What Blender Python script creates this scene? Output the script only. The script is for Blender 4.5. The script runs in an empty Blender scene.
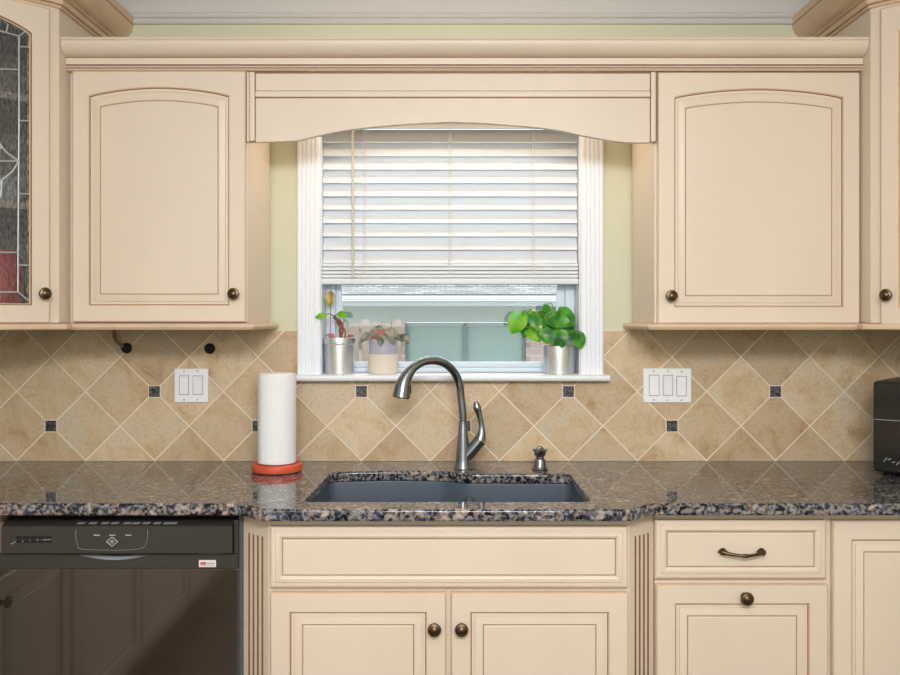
import bpy, bmesh, math, random
from math import sin, cos, pi, radians
from mathutils import Vector, Matrix
random.seed(7)
C = bpy.context.scene.collection

# ------------------------------------------------------------------ camera geometry
CAMZ, CAMD, F = 1.362, 2.85, 897.0          # height, distance from the wall (m), focal length in pixels of a 900 px frame
def X(px, y): return (px - 451.0) * (CAMD + y) / F
def Z(py, y): return CAMZ + (320.0 - py) * (CAMD + y) / F

# ------------------------------------------------------------------ materials
def lin(c):
    c = c / 255.0
    return c / 12.92 if c <= 0.04045 else ((c + 0.055) / 1.055) ** 2.4
def rgb(r, g, b): return (lin(r), lin(g), lin(b), 1.0)

def base_mat(name):
    m = bpy.data.materials.new(name); m.use_nodes = True
    nt = m.node_tree
    return m, nt, nt.nodes['Principled BSDF']
def mat(name, col, rough=0.5, metal=0.0, var=0.0, vscale=6.0, stretch=(1, 1, 1), bump=0.0, bscale=60.0, coat=0.0, spec=0.5, rvar=0.0):
    m, nt, p = base_mat(name)
    p.inputs['Base Color'].default_value = col
    p.inputs['Roughness'].default_value = rough
    p.inputs['Metallic'].default_value = metal
    p.inputs['Coat Weight'].default_value = coat
    p.inputs['Specular IOR Level'].default_value = spec
    tc = nt.nodes.new('ShaderNodeTexCoord')
    mp = nt.nodes.new('ShaderNodeMapping'); mp.inputs['Scale'].default_value = stretch
    nt.links.new(tc.outputs['Object'], mp.inputs['Vector'])
    if var > 0:
        n = nt.nodes.new('ShaderNodeTexNoise'); n.inputs['Scale'].default_value = vscale; n.inputs['Detail'].default_value = 5
        nt.links.new(mp.outputs[0], n.inputs['Vector'])
        r = nt.nodes.new('ShaderNodeValToRGB')
        r.color_ramp.elements[0].position = 0.3; r.color_ramp.elements[1].position = 0.7
        r.color_ramp.elements[0].color = (col[0] * (1 - var), col[1] * (1 - var * 1.15), col[2] * (1 - var * 1.35), 1)
        r.color_ramp.elements[1].color = (min(1, col[0] * (1 + var * .6)), min(1, col[1] * (1 + var * .6)), min(1, col[2] * (1 + var * .6)), 1)
        nt.links.new(n.outputs['Fac'], r.inputs[0]); nt.links.new(r.outputs[0], p.inputs['Base Color'])
    if bump > 0:
        n2 = nt.nodes.new('ShaderNodeTexNoise'); n2.inputs['Scale'].default_value = bscale; n2.inputs['Detail'].default_value = 4
        nt.links.new(mp.outputs[0], n2.inputs['Vector'])
        b = nt.nodes.new('ShaderNodeBump'); b.inputs['Strength'].default_value = bump; b.inputs['Distance'].default_value = 0.004
        nt.links.new(n2.outputs['Fac'], b.inputs['Height']); nt.links.new(b.outputs[0], p.inputs['Normal'])
    return m

def ramp(nt, stops, interp='LINEAR'):
    r = nt.nodes.new('ShaderNodeValToRGB'); cr = r.color_ramp; cr.interpolation = interp
    while len(cr.elements) < len(stops): cr.elements.new(0.5)
    for e, (p, c) in zip(cr.elements, stops): e.position = p; e.color = c
    return r

def granite_mat():
    m, nt, p = base_mat('granite')
    N, L = nt.nodes, nt.links
    tc = N.new('ShaderNodeTexCoord')
    nz = N.new('ShaderNodeTexNoise'); nz.inputs['Scale'].default_value = 70; nz.inputs['Detail'].default_value = 3
    L.new(tc.outputs['Object'], nz.inputs['Vector'])
    mixv = N.new('ShaderNodeMixRGB'); mixv.inputs['Fac'].default_value = 0.018
    L.new(tc.outputs['Object'], mixv.inputs[1]); L.new(nz.outputs['Color'], mixv.inputs[2])
    v = N.new('ShaderNodeTexVoronoi'); v.inputs['Scale'].default_value = 64
    L.new(mixv.outputs[0], v.inputs['Vector'])
    sep = N.new('ShaderNodeSeparateColor'); L.new(v.outputs['Color'], sep.inputs[0])
    r1 = ramp(nt, [(0.0, rgb(22, 25, 32)), (0.34, rgb(46, 54, 70)), (0.60, rgb(84, 92, 106)), (0.76, rgb(122, 104, 96)), (0.87, rgb(168, 148, 138)), (0.93, rgb(58, 68, 88))], 'CONSTANT')
    L.new(sep.outputs[0], r1.inputs[0])
    n2 = N.new('ShaderNodeTexNoise'); n2.inputs['Scale'].default_value = 105; n2.inputs['Detail'].default_value = 6
    L.new(tc.outputs['Object'], n2.inputs['Vector'])
    r2 = ramp(nt, [(0.44, rgb(14, 17, 24)), (0.60, rgb(206, 196, 190))])
    L.new(n2.outputs['Fac'], r2.inputs[0])
    mx = N.new('ShaderNodeMixRGB'); mx.inputs['Fac'].default_value = 0.38
    L.new(r1.outputs[0], mx.inputs[1]); L.new(r2.outputs[0], mx.inputs[2])
    L.new(mx.outputs[0], p.inputs['Base Color'])
    p.inputs['Roughness'].default_value = 0.05
    p.inputs['Specular IOR Level'].default_value = 0.42
    return m

def tile_mat():
    m, nt, p = base_mat('travertine_tile')
    N, L = nt.nodes, nt.links
    at = N.new('ShaderNodeAttribute'); at.attribute_name = 'tint'
    tc = N.new('ShaderNodeTexCoord')
    ad = N.new('ShaderNodeVectorMath'); ad.operation = 'MULTIPLY_ADD'; ad.inputs[1].default_value = (9, 9, 9)
    L.new(at.outputs['Color'], ad.inputs[0]); L.new(tc.outputs['Object'], ad.inputs[2])
    n = N.new('ShaderNodeTexNoise'); n.inputs['Scale'].default_value = 9; n.inputs['Detail'].default_value = 8; n.inputs['Roughness'].default_value = .62
    n.inputs['Distortion'].default_value = 0.9
    L.new(ad.outputs[0], n.inputs['Vector'])
    r = ramp(nt, [(0.28, rgb(188, 156, 122)), (0.42, rgb(213, 188, 156)), (0.55, rgb(222, 203, 177)), (0.70, rgb(214, 205, 191))])
    L.new(n.outputs['Fac'], r.inputs[0])
    sp = N.new('ShaderNodeSeparateColor'); L.new(at.outputs['Color'], sp.inputs[0])
    r2 = ramp(nt, [(0.0, rgb(226, 216, 204)), (0.5, rgb(240, 234, 224)), (1.0, rgb(255, 251, 242))])
    L.new(sp.outputs[0], r2.inputs[0])
    mul = N.new('ShaderNodeMixRGB'); mul.blend_type = 'MULTIPLY'; mul.inputs['Fac'].default_value = 1
    L.new(r.outputs[0], mul.inputs[1]); L.new(r2.outputs[0], mul.inputs[2])
    n3 = N.new('ShaderNodeTexNoise'); n3.inputs['Scale'].default_value = 130; n3.inputs['Detail'].default_value = 3
    L.new(tc.outputs['Object'], n3.inputs['Vector'])
    r3 = ramp(nt, [(0.3, (.72, .7, .68, 1)), (0.5, (1, 1, 1, 1))]); L.new(n3.outputs['Fac'], r3.inputs[0])
    m3 = N.new('ShaderNodeMixRGB'); m3.blend_type = 'MULTIPLY'; m3.inputs['Fac'].default_value = .55
    L.new(mul.outputs[0], m3.inputs[1]); L.new(r3.outputs[0], m3.inputs[2])
    L.new(m3.outputs[0], p.inputs['Base Color'])
    p.inputs['Roughness'].default_value = 0.42
    b = N.new('ShaderNodeBump'); b.inputs['Strength'].default_value = .25; b.inputs['Distance'].default_value = .003
    L.new(n.outputs['Fac'], b.inputs['Height']); L.new(b.outputs[0], p.inputs['Normal'])
    return m

def clear_glass(name, tint=(1, 1, 1, 1), refl=1.0):
    m, nt, p = base_mat(name)
    N, L = nt.nodes, nt.links
    N.remove(p)
    t = N.new('ShaderNodeBsdfTransparent'); t.inputs[0].default_value = tint
    g = N.new('ShaderNodeBsdfGlossy'); g.inputs['Roughness'].default_value = .02
    f = N.new('ShaderNodeFresnel'); f.inputs['IOR'].default_value = 1.45
    mm = N.new('ShaderNodeMath'); mm.operation = 'MULTIPLY'; mm.inputs[1].default_value = refl
    L.new(f.outputs[0], mm.inputs[0])
    mx = N.new('ShaderNodeMixShader')
    L.new(mm.outputs[0], mx.inputs[0]); L.new(t.outputs[0], mx.inputs[1]); L.new(g.outputs[0], mx.inputs[2])
    L.new(mx.outputs[0], N['Material Output'].inputs[0])
    return m

def textured_glass():
    m, nt, p = base_mat('leaded_textured_glass')
    N, L = nt.nodes, nt.links
    p.inputs['Base Color'].default_value = (.78, .8, .8, 1)
    p.inputs['Roughness'].default_value = .12
    tc = N.new('ShaderNodeTexCoord'); mp = N.new('ShaderNodeMapping'); mp.inputs['Scale'].default_value = (1, 1, .32)
    L.new(tc.outputs['Object'], mp.inputs[0])
    n = N.new('ShaderNodeTexNoise'); n.inputs['Scale'].default_value = 150; n.inputs['Detail'].default_value = 2
    L.new(mp.outputs[0], n.inputs['Vector'])
    b = N.new('ShaderNodeBump'); b.inputs['Strength'].default_value = 1.0; b.inputs['Distance'].default_value = .012
    L.new(n.outputs['Fac'], b.inputs['Height']); L.new(b.outputs[0], p.inputs['Normal'])
    t = N.new('ShaderNodeBsdfTransparent'); t.inputs[0].default_value = (.8, .83, .83, 1)
    mx = N.new('ShaderNodeMixShader'); mx.inputs[0].default_value = .52
    p.inputs['Base Color'].default_value = (.30, .31, .31, 1)
    n2 = N.new('ShaderNodeTexNoise'); n2.inputs['Scale'].default_value = 190; n2.inputs['Detail'].default_value = 3
    L.new(mp.outputs[0], n2.inputs['Vector'])
    r = ramp(nt, [(.40, (.60, .61, .61, 1)), (.60, (1, 1, 1, 1))]); L.new(n2.outputs['Fac'], r.inputs[0]); L.new(r.outputs[0], t.inputs[0])
    mx.inputs[0].default_value = .17
    L.new(t.outputs[0], mx.inputs[1]); L.new(p.outputs[0], mx.inputs[2])
    L.new(mx.outputs[0], N['Material Output'].inputs[0])
    return m

def brick_mat():
    m, nt, p = base_mat('house_brick')
    N, L = nt.nodes, nt.links
    tc = N.new('ShaderNodeTexCoord'); mp = N.new('ShaderNodeMapping'); mp.inputs['Rotation'].default_value = (radians(90), 0, 0)
    L.new(tc.outputs['Object'], mp.inputs[0])
    b = N.new('ShaderNodeTexBrick'); b.inputs['Scale'].default_value = 1
    b.inputs['Color1'].default_value = rgb(136, 104, 98); b.inputs['Color2'].default_value = rgb(158, 134, 128); b.inputs['Mortar'].default_value = rgb(150, 144, 140)
    b.inputs['Brick Width'].default_value = .2; b.inputs['Row Height'].default_value = .07; b.inputs['Mortar Size'].default_value = .008
    L.new(mp.outputs[0], b.inputs['Vector']); L.new(b.outputs['Color'], p.inputs['Base Color'])
    p.inputs['Roughness'].default_value = .9
    return m

def shingle_mat():
    m, nt, p = base_mat('roof_shingle')
    N, L = nt.nodes, nt.links
    tc = N.new('ShaderNodeTexCoord')
    b = N.new('ShaderNodeTexBrick'); b.inputs['Scale'].default_value = 1
    b.inputs['Color1'].default_value = rgb(92, 90, 92); b.inputs['Color2'].default_value = rgb(134, 130, 130); b.inputs['Mortar'].default_value = rgb(60, 60, 62)
    b.inputs['Brick Width'].default_value = .10; b.inputs['Row Height'].default_value = .05; b.inputs['Mortar Size'].default_value = .006
    L.new(tc.outputs['Object'], b.inputs['Vector']); L.new(b.outputs['Color'], p.inputs['Base Color'])
    p.inputs['Roughness'].default_value = .95
    return m

def wood_floor():
    m, nt, p = base_mat('dark_wood_floor')
    N, L = nt.nodes, nt.links
    tc = N.new('ShaderNodeTexCoord')
    b = N.new('ShaderNodeTexBrick'); b.inputs['Scale'].default_value = 1
    b.inputs['Color1'].default_value = rgb(82, 52, 36); b.inputs['Color2'].default_value = rgb(104, 68, 46); b.inputs['Mortar'].default_value = rgb(40, 26, 18)
    b.inputs['Brick Width'].default_value = 1.2; b.inputs['Row Height'].default_value = .12; b.inputs['Mortar Size'].default_value = .003
    L.new(tc.outputs['Object'], b.inputs['Vector']); L.new(b.outputs['Color'], p.inputs['Base Color'])
    p.inputs['Roughness'].default_value = .35
    return m

def accent_mat():
    m, nt, p = base_mat('black_accent_tile')
    N, L = nt.nodes, nt.links
    tc = N.new('ShaderNodeTexCoord')
    n = N.new('ShaderNodeTexNoise'); n.inputs['Scale'].default_value = 110; n.inputs['Detail'].default_value = 2; n.inputs['Distortion'].default_value = 1.5
    L.new(tc.outputs['Object'], n.inputs['Vector'])
    r = ramp(nt, [(.45, rgb(34, 33, 36)), (.62, rgb(110, 108, 112))]); L.new(n.outputs['Fac'], r.inputs[0])
    L.new(r.outputs[0], p.inputs['Base Color']); p.inputs['Roughness'].default_value = .5
    return m

def leaf_mat(name, c1, c2, c3=None):
    m, nt, p = base_mat(name)
    N, L = nt.nodes, nt.links
    tc = N.new('ShaderNodeTexCoord')
    n = N.new('ShaderNodeTexNoise'); n.inputs['Scale'].default_value = 26; n.inputs['Detail'].default_value = 3; n.inputs['Distortion'].default_value = .6
    L.new(tc.outputs['Object'], n.inputs['Vector'])
    st = [(.38, c1), (.6, c2)] + ([(.66, c3)] if c3 else [])
    r = ramp(nt, st); L.new(n.outputs['Fac'], r.inputs[0]); L.new(r.outputs[0], p.inputs['Base Color'])
    p.inputs['Roughness'].default_value = .32
    tr = N.new('ShaderNodeBsdfTranslucent'); L.new(r.outputs[0], tr.inputs[0])
    mx = N.new('ShaderNodeMixShader'); mx.inputs[0].default_value = .35
    L.new(p.outputs[0], mx.inputs[1]); L.new(tr.outputs[0], mx.inputs[2]); L.new(mx.outputs[0], N['Material Output'].inputs[0])
    return m

M = {}
M['cream'] = mat('cream_glazed_paint', rgb(222, 206, 188), .44, var=.03, vscale=5, stretch=(1, 1, .35))
M['glaze'] = mat('brown_glaze_in_grooves', rgb(138, 98, 70), .45, var=.1, vscale=30)
M['edge'] = mat('cream_with_rubbed_glaze', rgb(214, 187, 158), .4, var=.07, vscale=14)
M['bronze'] = mat('aged_bronze', rgb(108, 92, 72), .4, 1.0, var=.25, vscale=50)
M['granite'] = granite_mat()
M['tile'] = tile_mat()
M['grout'] = mat('cream_grout', rgb(236, 224, 204), .85)
M['accent'] = accent_mat()
M['green'] = mat('pale_green_wall_paint', rgb(213, 213, 188), .75, bump=.15, bscale=120)
M['ceilw'] = mat('ceiling_white', rgb(206, 204, 202), .8)
M['white'] = mat('white_gloss_trim', rgb(240, 243, 250), .4)
M['vinyl'] = mat('white_vinyl_sash', rgb(214, 226, 238), .35)
M['slat'] = mat('white_blind_slat', rgb(222, 228, 235), .45)
M['wand'] = mat('beige_cord', rgb(206, 200, 190), .6)
M['floor'] = wood_floor()
M['black'] = mat('black_gloss_enamel', rgb(22, 21, 20), .12, spec=.6)
M['blackm'] = mat('black_satin_plastic', rgb(58, 56, 53), .33)
M['dwdoor'] = mat('black_mirror_door', rgb(46, 40, 34), .10, spec=1.0, coat=1.0)
M['dark'] = mat('matt_black', rgb(12, 12, 13), .7)
M['grey'] = mat('grey_print', rgb(168, 172, 178), .5)
M['sinkm'] = mat('blue_grey_composite', rgb(78, 90, 106), .45, var=.14, vscale=240, spec=.5)
M['nickel'] = mat('brushed_dark_nickel', rgb(144, 149, 158), .27, 1.0, var=.08, vscale=20, stretch=(6, 6, .5))
M['steel'] = mat('brushed_stainless', rgb(226, 229, 234), .34, 1.0, var=.06, vscale=12, stretch=(12, 12, .4))
M['paper'] = mat('white_paper_towel', rgb(244, 246, 248), .95, bump=.6, bscale=300)
M['coral'] = mat('orange_red_stoneware', rgb(214, 92, 62), .38, var=.1, vscale=25)
M['wplate'] = mat('white_switch_plastic', rgb(248, 250, 255), .35)
M['pot_cream'] = mat('cream_ridged_ceramic', rgb(222, 212, 198), .6)
M['pot_lilac'] = mat('lilac_grey_plastic', rgb(176, 176, 192), .5)
M['soil'] = mat('potting_soil', rgb(60, 45, 35), .95, bump=.8, bscale=150)
M['stem'] = mat('reddish_brown_stem', rgb(150, 92, 66), .6, var=.2, vscale=60)
M['gstem'] = mat('green_stem', rgb(120, 150, 70), .5)
M['leaf'] = leaf_mat('pothos_green', rgb(44, 122, 44), rgb(100, 184, 60))
M['lime'] = leaf_mat('pothos_lime', rgb(96, 190, 40), rgb(160, 215, 60))
M['varig'] = leaf_mat('pothos_variegated', rgb(50, 140, 40), rgb(120, 190, 60), rgb(236, 236, 190))
M['olive'] = leaf_mat('yellowed_leaf', rgb(160, 140, 20), rgb(196, 176, 40))
M['begon'] = leaf_mat('grey_green_leaf', rgb(108, 116, 98), rgb(182, 186, 172), rgb(206, 168, 160))
M['pink'] = leaf_mat('pink_leaf', rgb(186, 70, 74), rgb(212, 140, 130))
M['red'] = mat('red_enamel', rgb(240, 30, 22), .4)
M['pale'] = mat('pale_china', rgb(228, 230, 228), .3)
M['lead'] = mat('lead_came', rgb(200, 206, 214), .35, 1.0)
M['lglass'] = textured_glass()
M['pane'] = clear_glass('window_glass', (.97, 1.0, .99, 1))
M['brick'] = brick_mat()
M['shingle'] = shingle_mat()
M['siding'] = mat('grey_green_siding', rgb(112, 124, 116), .8)
M['hwin'] = mat('green_tinted_house_glass', rgb(126, 140, 136), .3)
M['hframe'] = mat('grey_house_window_frame', rgb(96, 106, 110), .6)
M['fence'] = mat('weathered_fence_board', rgb(118, 104, 96), .85, var=.2, vscale=8)
M['ground'] = mat('pale_concrete', rgb(150, 146, 142), .9)
M['sticker'] = mat('white_sticker', rgb(232, 222, 222), .5)
M['gasket'] = mat('blue_grey_rubber', rgb(84, 88, 93), .4)
M['btn'] = mat('dim_grey_button', rgb(150, 154, 160), .35)
M['gutter'] = mat('white_painted_gutter', rgb(150, 154, 157), .6)
M['cord'] = mat('white_cord', rgb(222, 220, 214), .7)
M['rust'] = mat('red_print', rgb(178, 90, 84), .5)
M['strap'] = mat('grey_brown_strap', rgb(120, 102, 86), .6)
M['clearstrap'] = mat('pale_plastic_strap', rgb(190, 176, 160), .4)

# ------------------------------------------------------------------ mesh helpers
ORG = {}; ROOTM = {}
def thing(name, label, cat, loc=(0, 0, 0), group=None, rotz=0.0, local=False, kind=None):
    o = bpy.data.objects.new(name, None); C.objects.link(o); o.empty_display_size = .05
    o.location = loc; o.rotation_euler = (0, 0, rotz)
    if label: o['label'] = label
    if cat: o['category'] = cat
    if group: o['group'] = group
    if kind: o['kind'] = kind
    ORG[o.name] = Vector((0, 0, 0)) if local is True else Vector((0, 0, local)) if local else Vector(loc)
    ROOTM[o.name] = Matrix.Translation(loc) @ Matrix.Rotation(rotz, 4, 'Z')
    return o
def tag(o, label, cat, group=None):
    o['label'] = label; o['category'] = cat
    if group: o['group'] = group
    return o

class B:
    """collects shapes with a material slot per face; build() links them as one mesh object"""
    def __init__(s): s.v = []; s.f = []; s.m = []
    def add(s, vs, fs, mi=0):
        b = len(s.v); s.v += [tuple(v) for v in vs]
        for f in fs: s.f.append([b + i for i in f]); s.m.append(mi)
    def box(s, x0, x1, y0, y1, z0, z1, mi=0, bev=0.0, seg=2):
        x0, x1 = min(x0, x1), max(x0, x1); y0, y1 = min(y0, y1), max(y0, y1); z0, z1 = min(z0, z1), max(z0, z1)
        bm = bmesh.new()
        bmesh.ops.create_cube(bm, size=1)
        for v in bm.verts:
            v.co = Vector((x0 + (v.co.x + .5) * (x1 - x0), y0 + (v.co.y + .5) * (y1 - y0), z0 + (v.co.z + .5) * (z1 - z0)))
        if bev > 0:
            bev = min(bev, .45 * min(x1 - x0, y1 - y0, z1 - z0))
            bmesh.ops.bevel(bm, geom=bm.edges[:] + bm.verts[:], offset=bev, segments=seg, affect='EDGES', profile=.5)
        s.bm(bm, mi); return s
    def bm(s, bm, mi=0, mtx=None):
        bm.verts.index_update()
        s.add([(mtx @ v.co if mtx else v.co) for v in bm.verts], [[v.index for v in f.verts] for f in bm.faces], mi); bm.free()
    def loft(s, rings, closed=True, caps=True, mis=None, mi=0):
        n = len(rings[0]); b = len(s.v)
        for r in rings: s.v += [tuple(p) for p in r]
        for k in range(len(rings) - 1):
            for i in range(n if closed else n - 1):
                j = (i + 1) % n
                s.f.append([b + k * n + i, b + k * n + j, b + (k + 1) * n + j, b + (k + 1) * n + i]); s.m.append(mis[k] if mis else mi)
        if caps:
            s.f.append([b + i for i in range(n)][::-1]); s.m.append(mi if not mis else mis[0])
            s.f.append([b + (len(rings) - 1) * n + i for i in range(n)]); s.m.append(mi if not mis else mis[-1])
        return s
    def lathe(s, prof, c, axis='Z', n=24, mi=0, caps=True):
        c = Vector(c); rings = []
        for r, h in prof:
            ring = []
            for i in range(n):
                a = 2 * pi * i / n; u, w = r * cos(a), r * sin(a)
                if axis == 'Z': ring.append(c + Vector((u, w, h)))
                elif axis == '-Y': ring.append(c + Vector((u, -h, w)))
                else: ring.append(c + Vector((h, u, w)))
            rings.append(ring)
        return s.loft(rings, True, caps, mi=mi)
    def tube(s, pts, rad, n=12, mi=0, caps=True, flat=1.0):
        pts = [Vector(p) for p in pts]
        if not hasattr(rad, '__len__'): rad = [rad] * len(pts)
        rings = []; up = None
        for i, p in enumerate(pts):
            t = (pts[min(i + 1, len(pts) - 1)] - pts[max(i - 1, 0)]).normalized()
            if up is None:
                up = Vector((0, 1, 0)) if abs(t.y) < .9 else Vector((1, 0, 0))
            a = t.cross(up).normalized(); up2 = a.cross(t).normalized(); up = up2
            rings.append([p + a * (rad[i] * cos(2 * pi * k / n)) + up2 * (rad[i] * flat * sin(2 * pi * k / n)) for k in range(n)])
        return s.loft(rings, True, caps, mi=mi)
    def prism(s, poly, axis, a, b, mi=0, mis=None):
        """poly in the plane square to axis: X -> (y,z), Y -> (x,z), Z -> (x,y)"""
        def P(p, t): return {'X': (t, p[0], p[1]), 'Y': (p[0], t, p[1]), 'Z': (p[0], p[1], t)}[axis]
        n = len(poly); o = len(s.v)
        s.v += [P(p, a) for p in poly] + [P(p, b) for p in poly]
        for i in range(n):
            j = (i + 1) % n; s.f.append([o + i, o + j, o + n + j, o + n + i]); s.m.append(mis[i] if mis else mi)
        s.f.append([o + i for i in range(n)][::-1]); s.m.append(mi); s.f.append([o + n + i for i in range(n)]); s.m.append(mi)
        return s
    def build(s, name, mats, parent=None, label=None, ang=38, smooth=True, world=False):
        if not isinstance(mats, (list, tuple)): mats = [mats]
        me = bpy.data.meshes.new(name)
        org = ORG.get(parent.name, Vector((0, 0, 0))) if parent else Vector((0, 0, 0))
        inv = ROOTM[parent.name].inverted() if world else None
        me.from_pydata([(inv @ Vector(v)) if world else Vector(v) - org for v in s.v], [], s.f)
        for m in mats: me.materials.append(M[m] if isinstance(m, str) else m)
        me.polygons.foreach_set('material_index', s.m)
        bm = bmesh.new(); bm.from_mesh(me)
        bmesh.ops.recalc_face_normals(bm, faces=bm.faces[:]); bm.to_mesh(me); bm.free()
        if smooth:
            me.polygons.foreach_set('use_smooth', [True] * len(me.polygons)); me.set_sharp_from_angle(angle=radians(ang))
        me.update()
        o = bpy.data.objects.new(name, me); C.objects.link(o)
        if smooth:
            wn = o.modifiers.new('weighted_normal', 'WEIGHTED_NORMAL'); wn.keep_sharp = True; wn.weight = 50
        if parent: o.parent = parent; ORG[o.name] = org
        else: ORG[o.name] = Vector((0, 0, 0))
        if label: o['label'] = label
        return o
def struct(o): o['kind'] = 'structure'; return o

def catmull(pts, n=8):
    P = [Vector(p) for p in pts]; out = []
    for i in range(len(P) - 1):
        p0, p1, p2, p3 = P[max(i - 1, 0)], P[i], P[i + 1], P[min(i + 2, len(P) - 1)]
        for k in range(n):
            t = k / n
            out.append(.5 * ((2 * p1) + (p2 - p0) * t + (2 * p0 - 5 * p1 + 4 * p2 - p3) * t * t + (3 * p1 - p0 - 3 * p2 + p3) * t ** 3))
    out.append(P[-1]); return out
def interp(vals, n=8):
    return [v[0] for v in catmull([(v, 0, 0) for v in vals], n)]

def curve_plate(name, loops, z, half, bevel, mats, parent=None):
    """filled 2D outline with holes, given thickness and an eased edge"""
    cu = bpy.data.curves.new('tmp', 'CURVE'); cu.dimensions = '2D'; cu.fill_mode = 'BOTH'
    cu.extrude = max(half - bevel, 1e-4); cu.bevel_depth = bevel; cu.bevel_resolution = 3; cu.offset = -bevel
    for lp in loops:
        sp = cu.splines.new('POLY'); sp.points.add(len(lp) - 1); sp.use_cyclic_u = True
        for p, q in zip(sp.points, lp): p.co = (q[0], q[1], 0, 1)
    ob = bpy.data.objects.new('tmp', cu); C.objects.link(ob)
    dg = bpy.context.evaluated_depsgraph_get(); dg.update()
    me = bpy.data.meshes.new_from_object(ob.evaluated_get(dg))
    b = B(); b.add([(v.co.x, v.co.y, v.co.z + z) for v in me.vertices], [list(p.vertices) for p in me.polygons])
    bpy.data.objects.remove(ob); bpy.data.curves.remove(cu); bpy.data.meshes.remove(me)
    return b.build(name, mats, parent, ang=50)

def panel(name, x0, x1, z0, z1, yf, parent, rings, th=.02, rise=0.0, mats=('cream', 'glaze', 'edge'), open_=False):
    """a door or drawer front facing -Y. rings: (inset, depth behind the face, share of the arch rise, material slot of the band that ends here, extra top inset)"""
    n = 24 if rise else 1
    def ring(ins, dep, sh, top):
        xa, xb, za, zb = x0 + ins, x1 - ins, z0 + ins, z1 - ins - top
        pts = [(xa, yf + dep, za), (xb, yf + dep, za)]
        for k in range(n + 1):
            u = k / n; x = xb + (xa - xb) * u
            pts.append((x, yf + dep, zb + rise * sh * sin(pi * u) ** .8 if rise else zb))
        return pts
    R = [ring(0, th, 0, 0), ring(0, .003, 0, 0)]; mis = [0]
    for ins, dep, sh, mi, top in rings: R.append(ring(ins, dep, sh, top)); mis.append(mi)
    b = B(); b.loft(R, True, False, mis=mis)
    k = len(R[0]); o = len(b.v) - k * len(R)
    if not open_:
        b.f.append([o + (len(R) - 1) * k + i for i in range(k)]); b.m.append(0)
    else:
        back = ring(rings[-1][0], th, rings[-1][2], rings[-1][4]); R2 = [R[0], back]
        b.loft(R2, True, False, mi=0)
    if not open_: b.f.append([o + i for i in range(k)][::-1]); b.m.append(0)
    return b.build(name, list(mats), parent, ang=25)

def door_rings(stile, slope, arch=False):
    a = 1.0 if arch else 0.0; t = .024 if arch else 0.0
    return [(.003, 0, 0, 2, 0), (stile - .004, 0, a, 0, t), (stile - .001, .003, a, 2, t), (stile + .0008, .006, a, 1, t),
            (stile + .008, .0062, a, 0, t), (stile + .009, .004, a * .95, 2, t), (stile + slope - .008, .0005, a * .8, 0, t), (stile + slope - .004, .0005, a * .75, 0, t),
            (stile + slope - .002, .0030, a * .75, 0, t), (stile + slope - .0005, .0030, a * .75, 1, t), (stile + slope + .002, .0012, a * .75, 0, t)]
DRAWER = [(.003, .001, 0, 2, 0), (.006, 0, 0, 0, 0), (.012, 0, 0, 0, 0), (.014, -.002, 0, 0, 0), (.022, -.003, 0, 0, 0), (.027, .000, 0, 0, 0), (.029, .0035, 0, 0, 0), (.0305, .0035, 0, 1, 0), (.033, .0015, 0, 0, 0)]

def knob(x, z, yf, parent, r=.0165):
    b = B(); k = r / .0165
    b.lathe([(0, 0), (.010 * k, 0), (.0095 * k, .003), (.006 * k, .006), (.0055 * k, .012), (.010 * k, .0145), (.0155 * k, .018), (.0165 * k, .022), (.0150 * k, .0255), (.0105 * k, .027), (.0098 * k, .0262), (.007 * k, .0285), (.003 * k, .0296), (0, .0298)], (x, yf, z), '-Y', 24, caps=False)
    return b.build('knob', 'bronze', parent, 'aged bronze round knob')

# ------------------------------------------------------------------ planes (y)
YB = -.010                       # face of the tiles
UF, UD = -.323, -.343            # small wall cabinets: face frame, door face
TF, TD = -.394, -.414            # tall wall cabinets
BF, BD = -.605, -.625            # base cabinets
SF, SD = -.670, -.690            # sink base, bumped out
CT, CB = .914, .884              # worktop
LX, RX, BY, CEIL = -1.775, 1.85, -5.4, 2.44
WL, WR, WB, WT = -.4135, .4095, 1.190, 2.03     # window opening

# ------------------------------------------------------------------ room shell
b = B()
T = .16
b.box(LX - .1, WL, 0, T, 0, CEIL); b.box(WR, RX + .1, 0, T, 0, CEIL); b.box(WL, WR, 0, T, 0, WB - .02); b.box(WL, WR, 0, T, WT, CEIL)
struct(b.build('wall_back', 'green', smooth=False))
struct(B().box(LX - .1, LX, BY, 0, 0, CEIL).build('wall_left', 'green', smooth=False))
struct(B().box(RX, RX + .1, BY, 0, 0, CEIL).build('wall_right', 'green', smooth=False))
struct(B().box(LX - .1, RX + .1, BY - .1, BY, 0, CEIL).build('wall_front', 'green', smooth=False))
struct(B().box(LX - .1, RX + .1, BY - .1, T, -.06, 0).build('floor', 'floor', smooth=False))
struct(B().box(LX - .1, RX + .1, BY - .1, T, CEIL, CEIL + .06).build('ceiling', 'ceilw', smooth=False))
# crown moulding on the wall under the ceiling
pr = [(0, 2.300), (-.012, 2.300), (-.015, 2.305), (-.012, 2.312), (-.012, 2.316), (-.020, 2.318), (-.023, 2.324), (-.020, 2.331)]
for k in range(9):
    a = k / 8 * pi / 2; pr.append((-.022 - .075 * (1 - cos(a)), 2.333 + .085 * sin(a)))
pr += [(-.103, 2.42), (-.103, 2.4399), (0, 2.4399)]
struct(B().prism(pr, 'X', -1.065, 1.14).build('trim_1', 'ceilw', ang=30))

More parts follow.
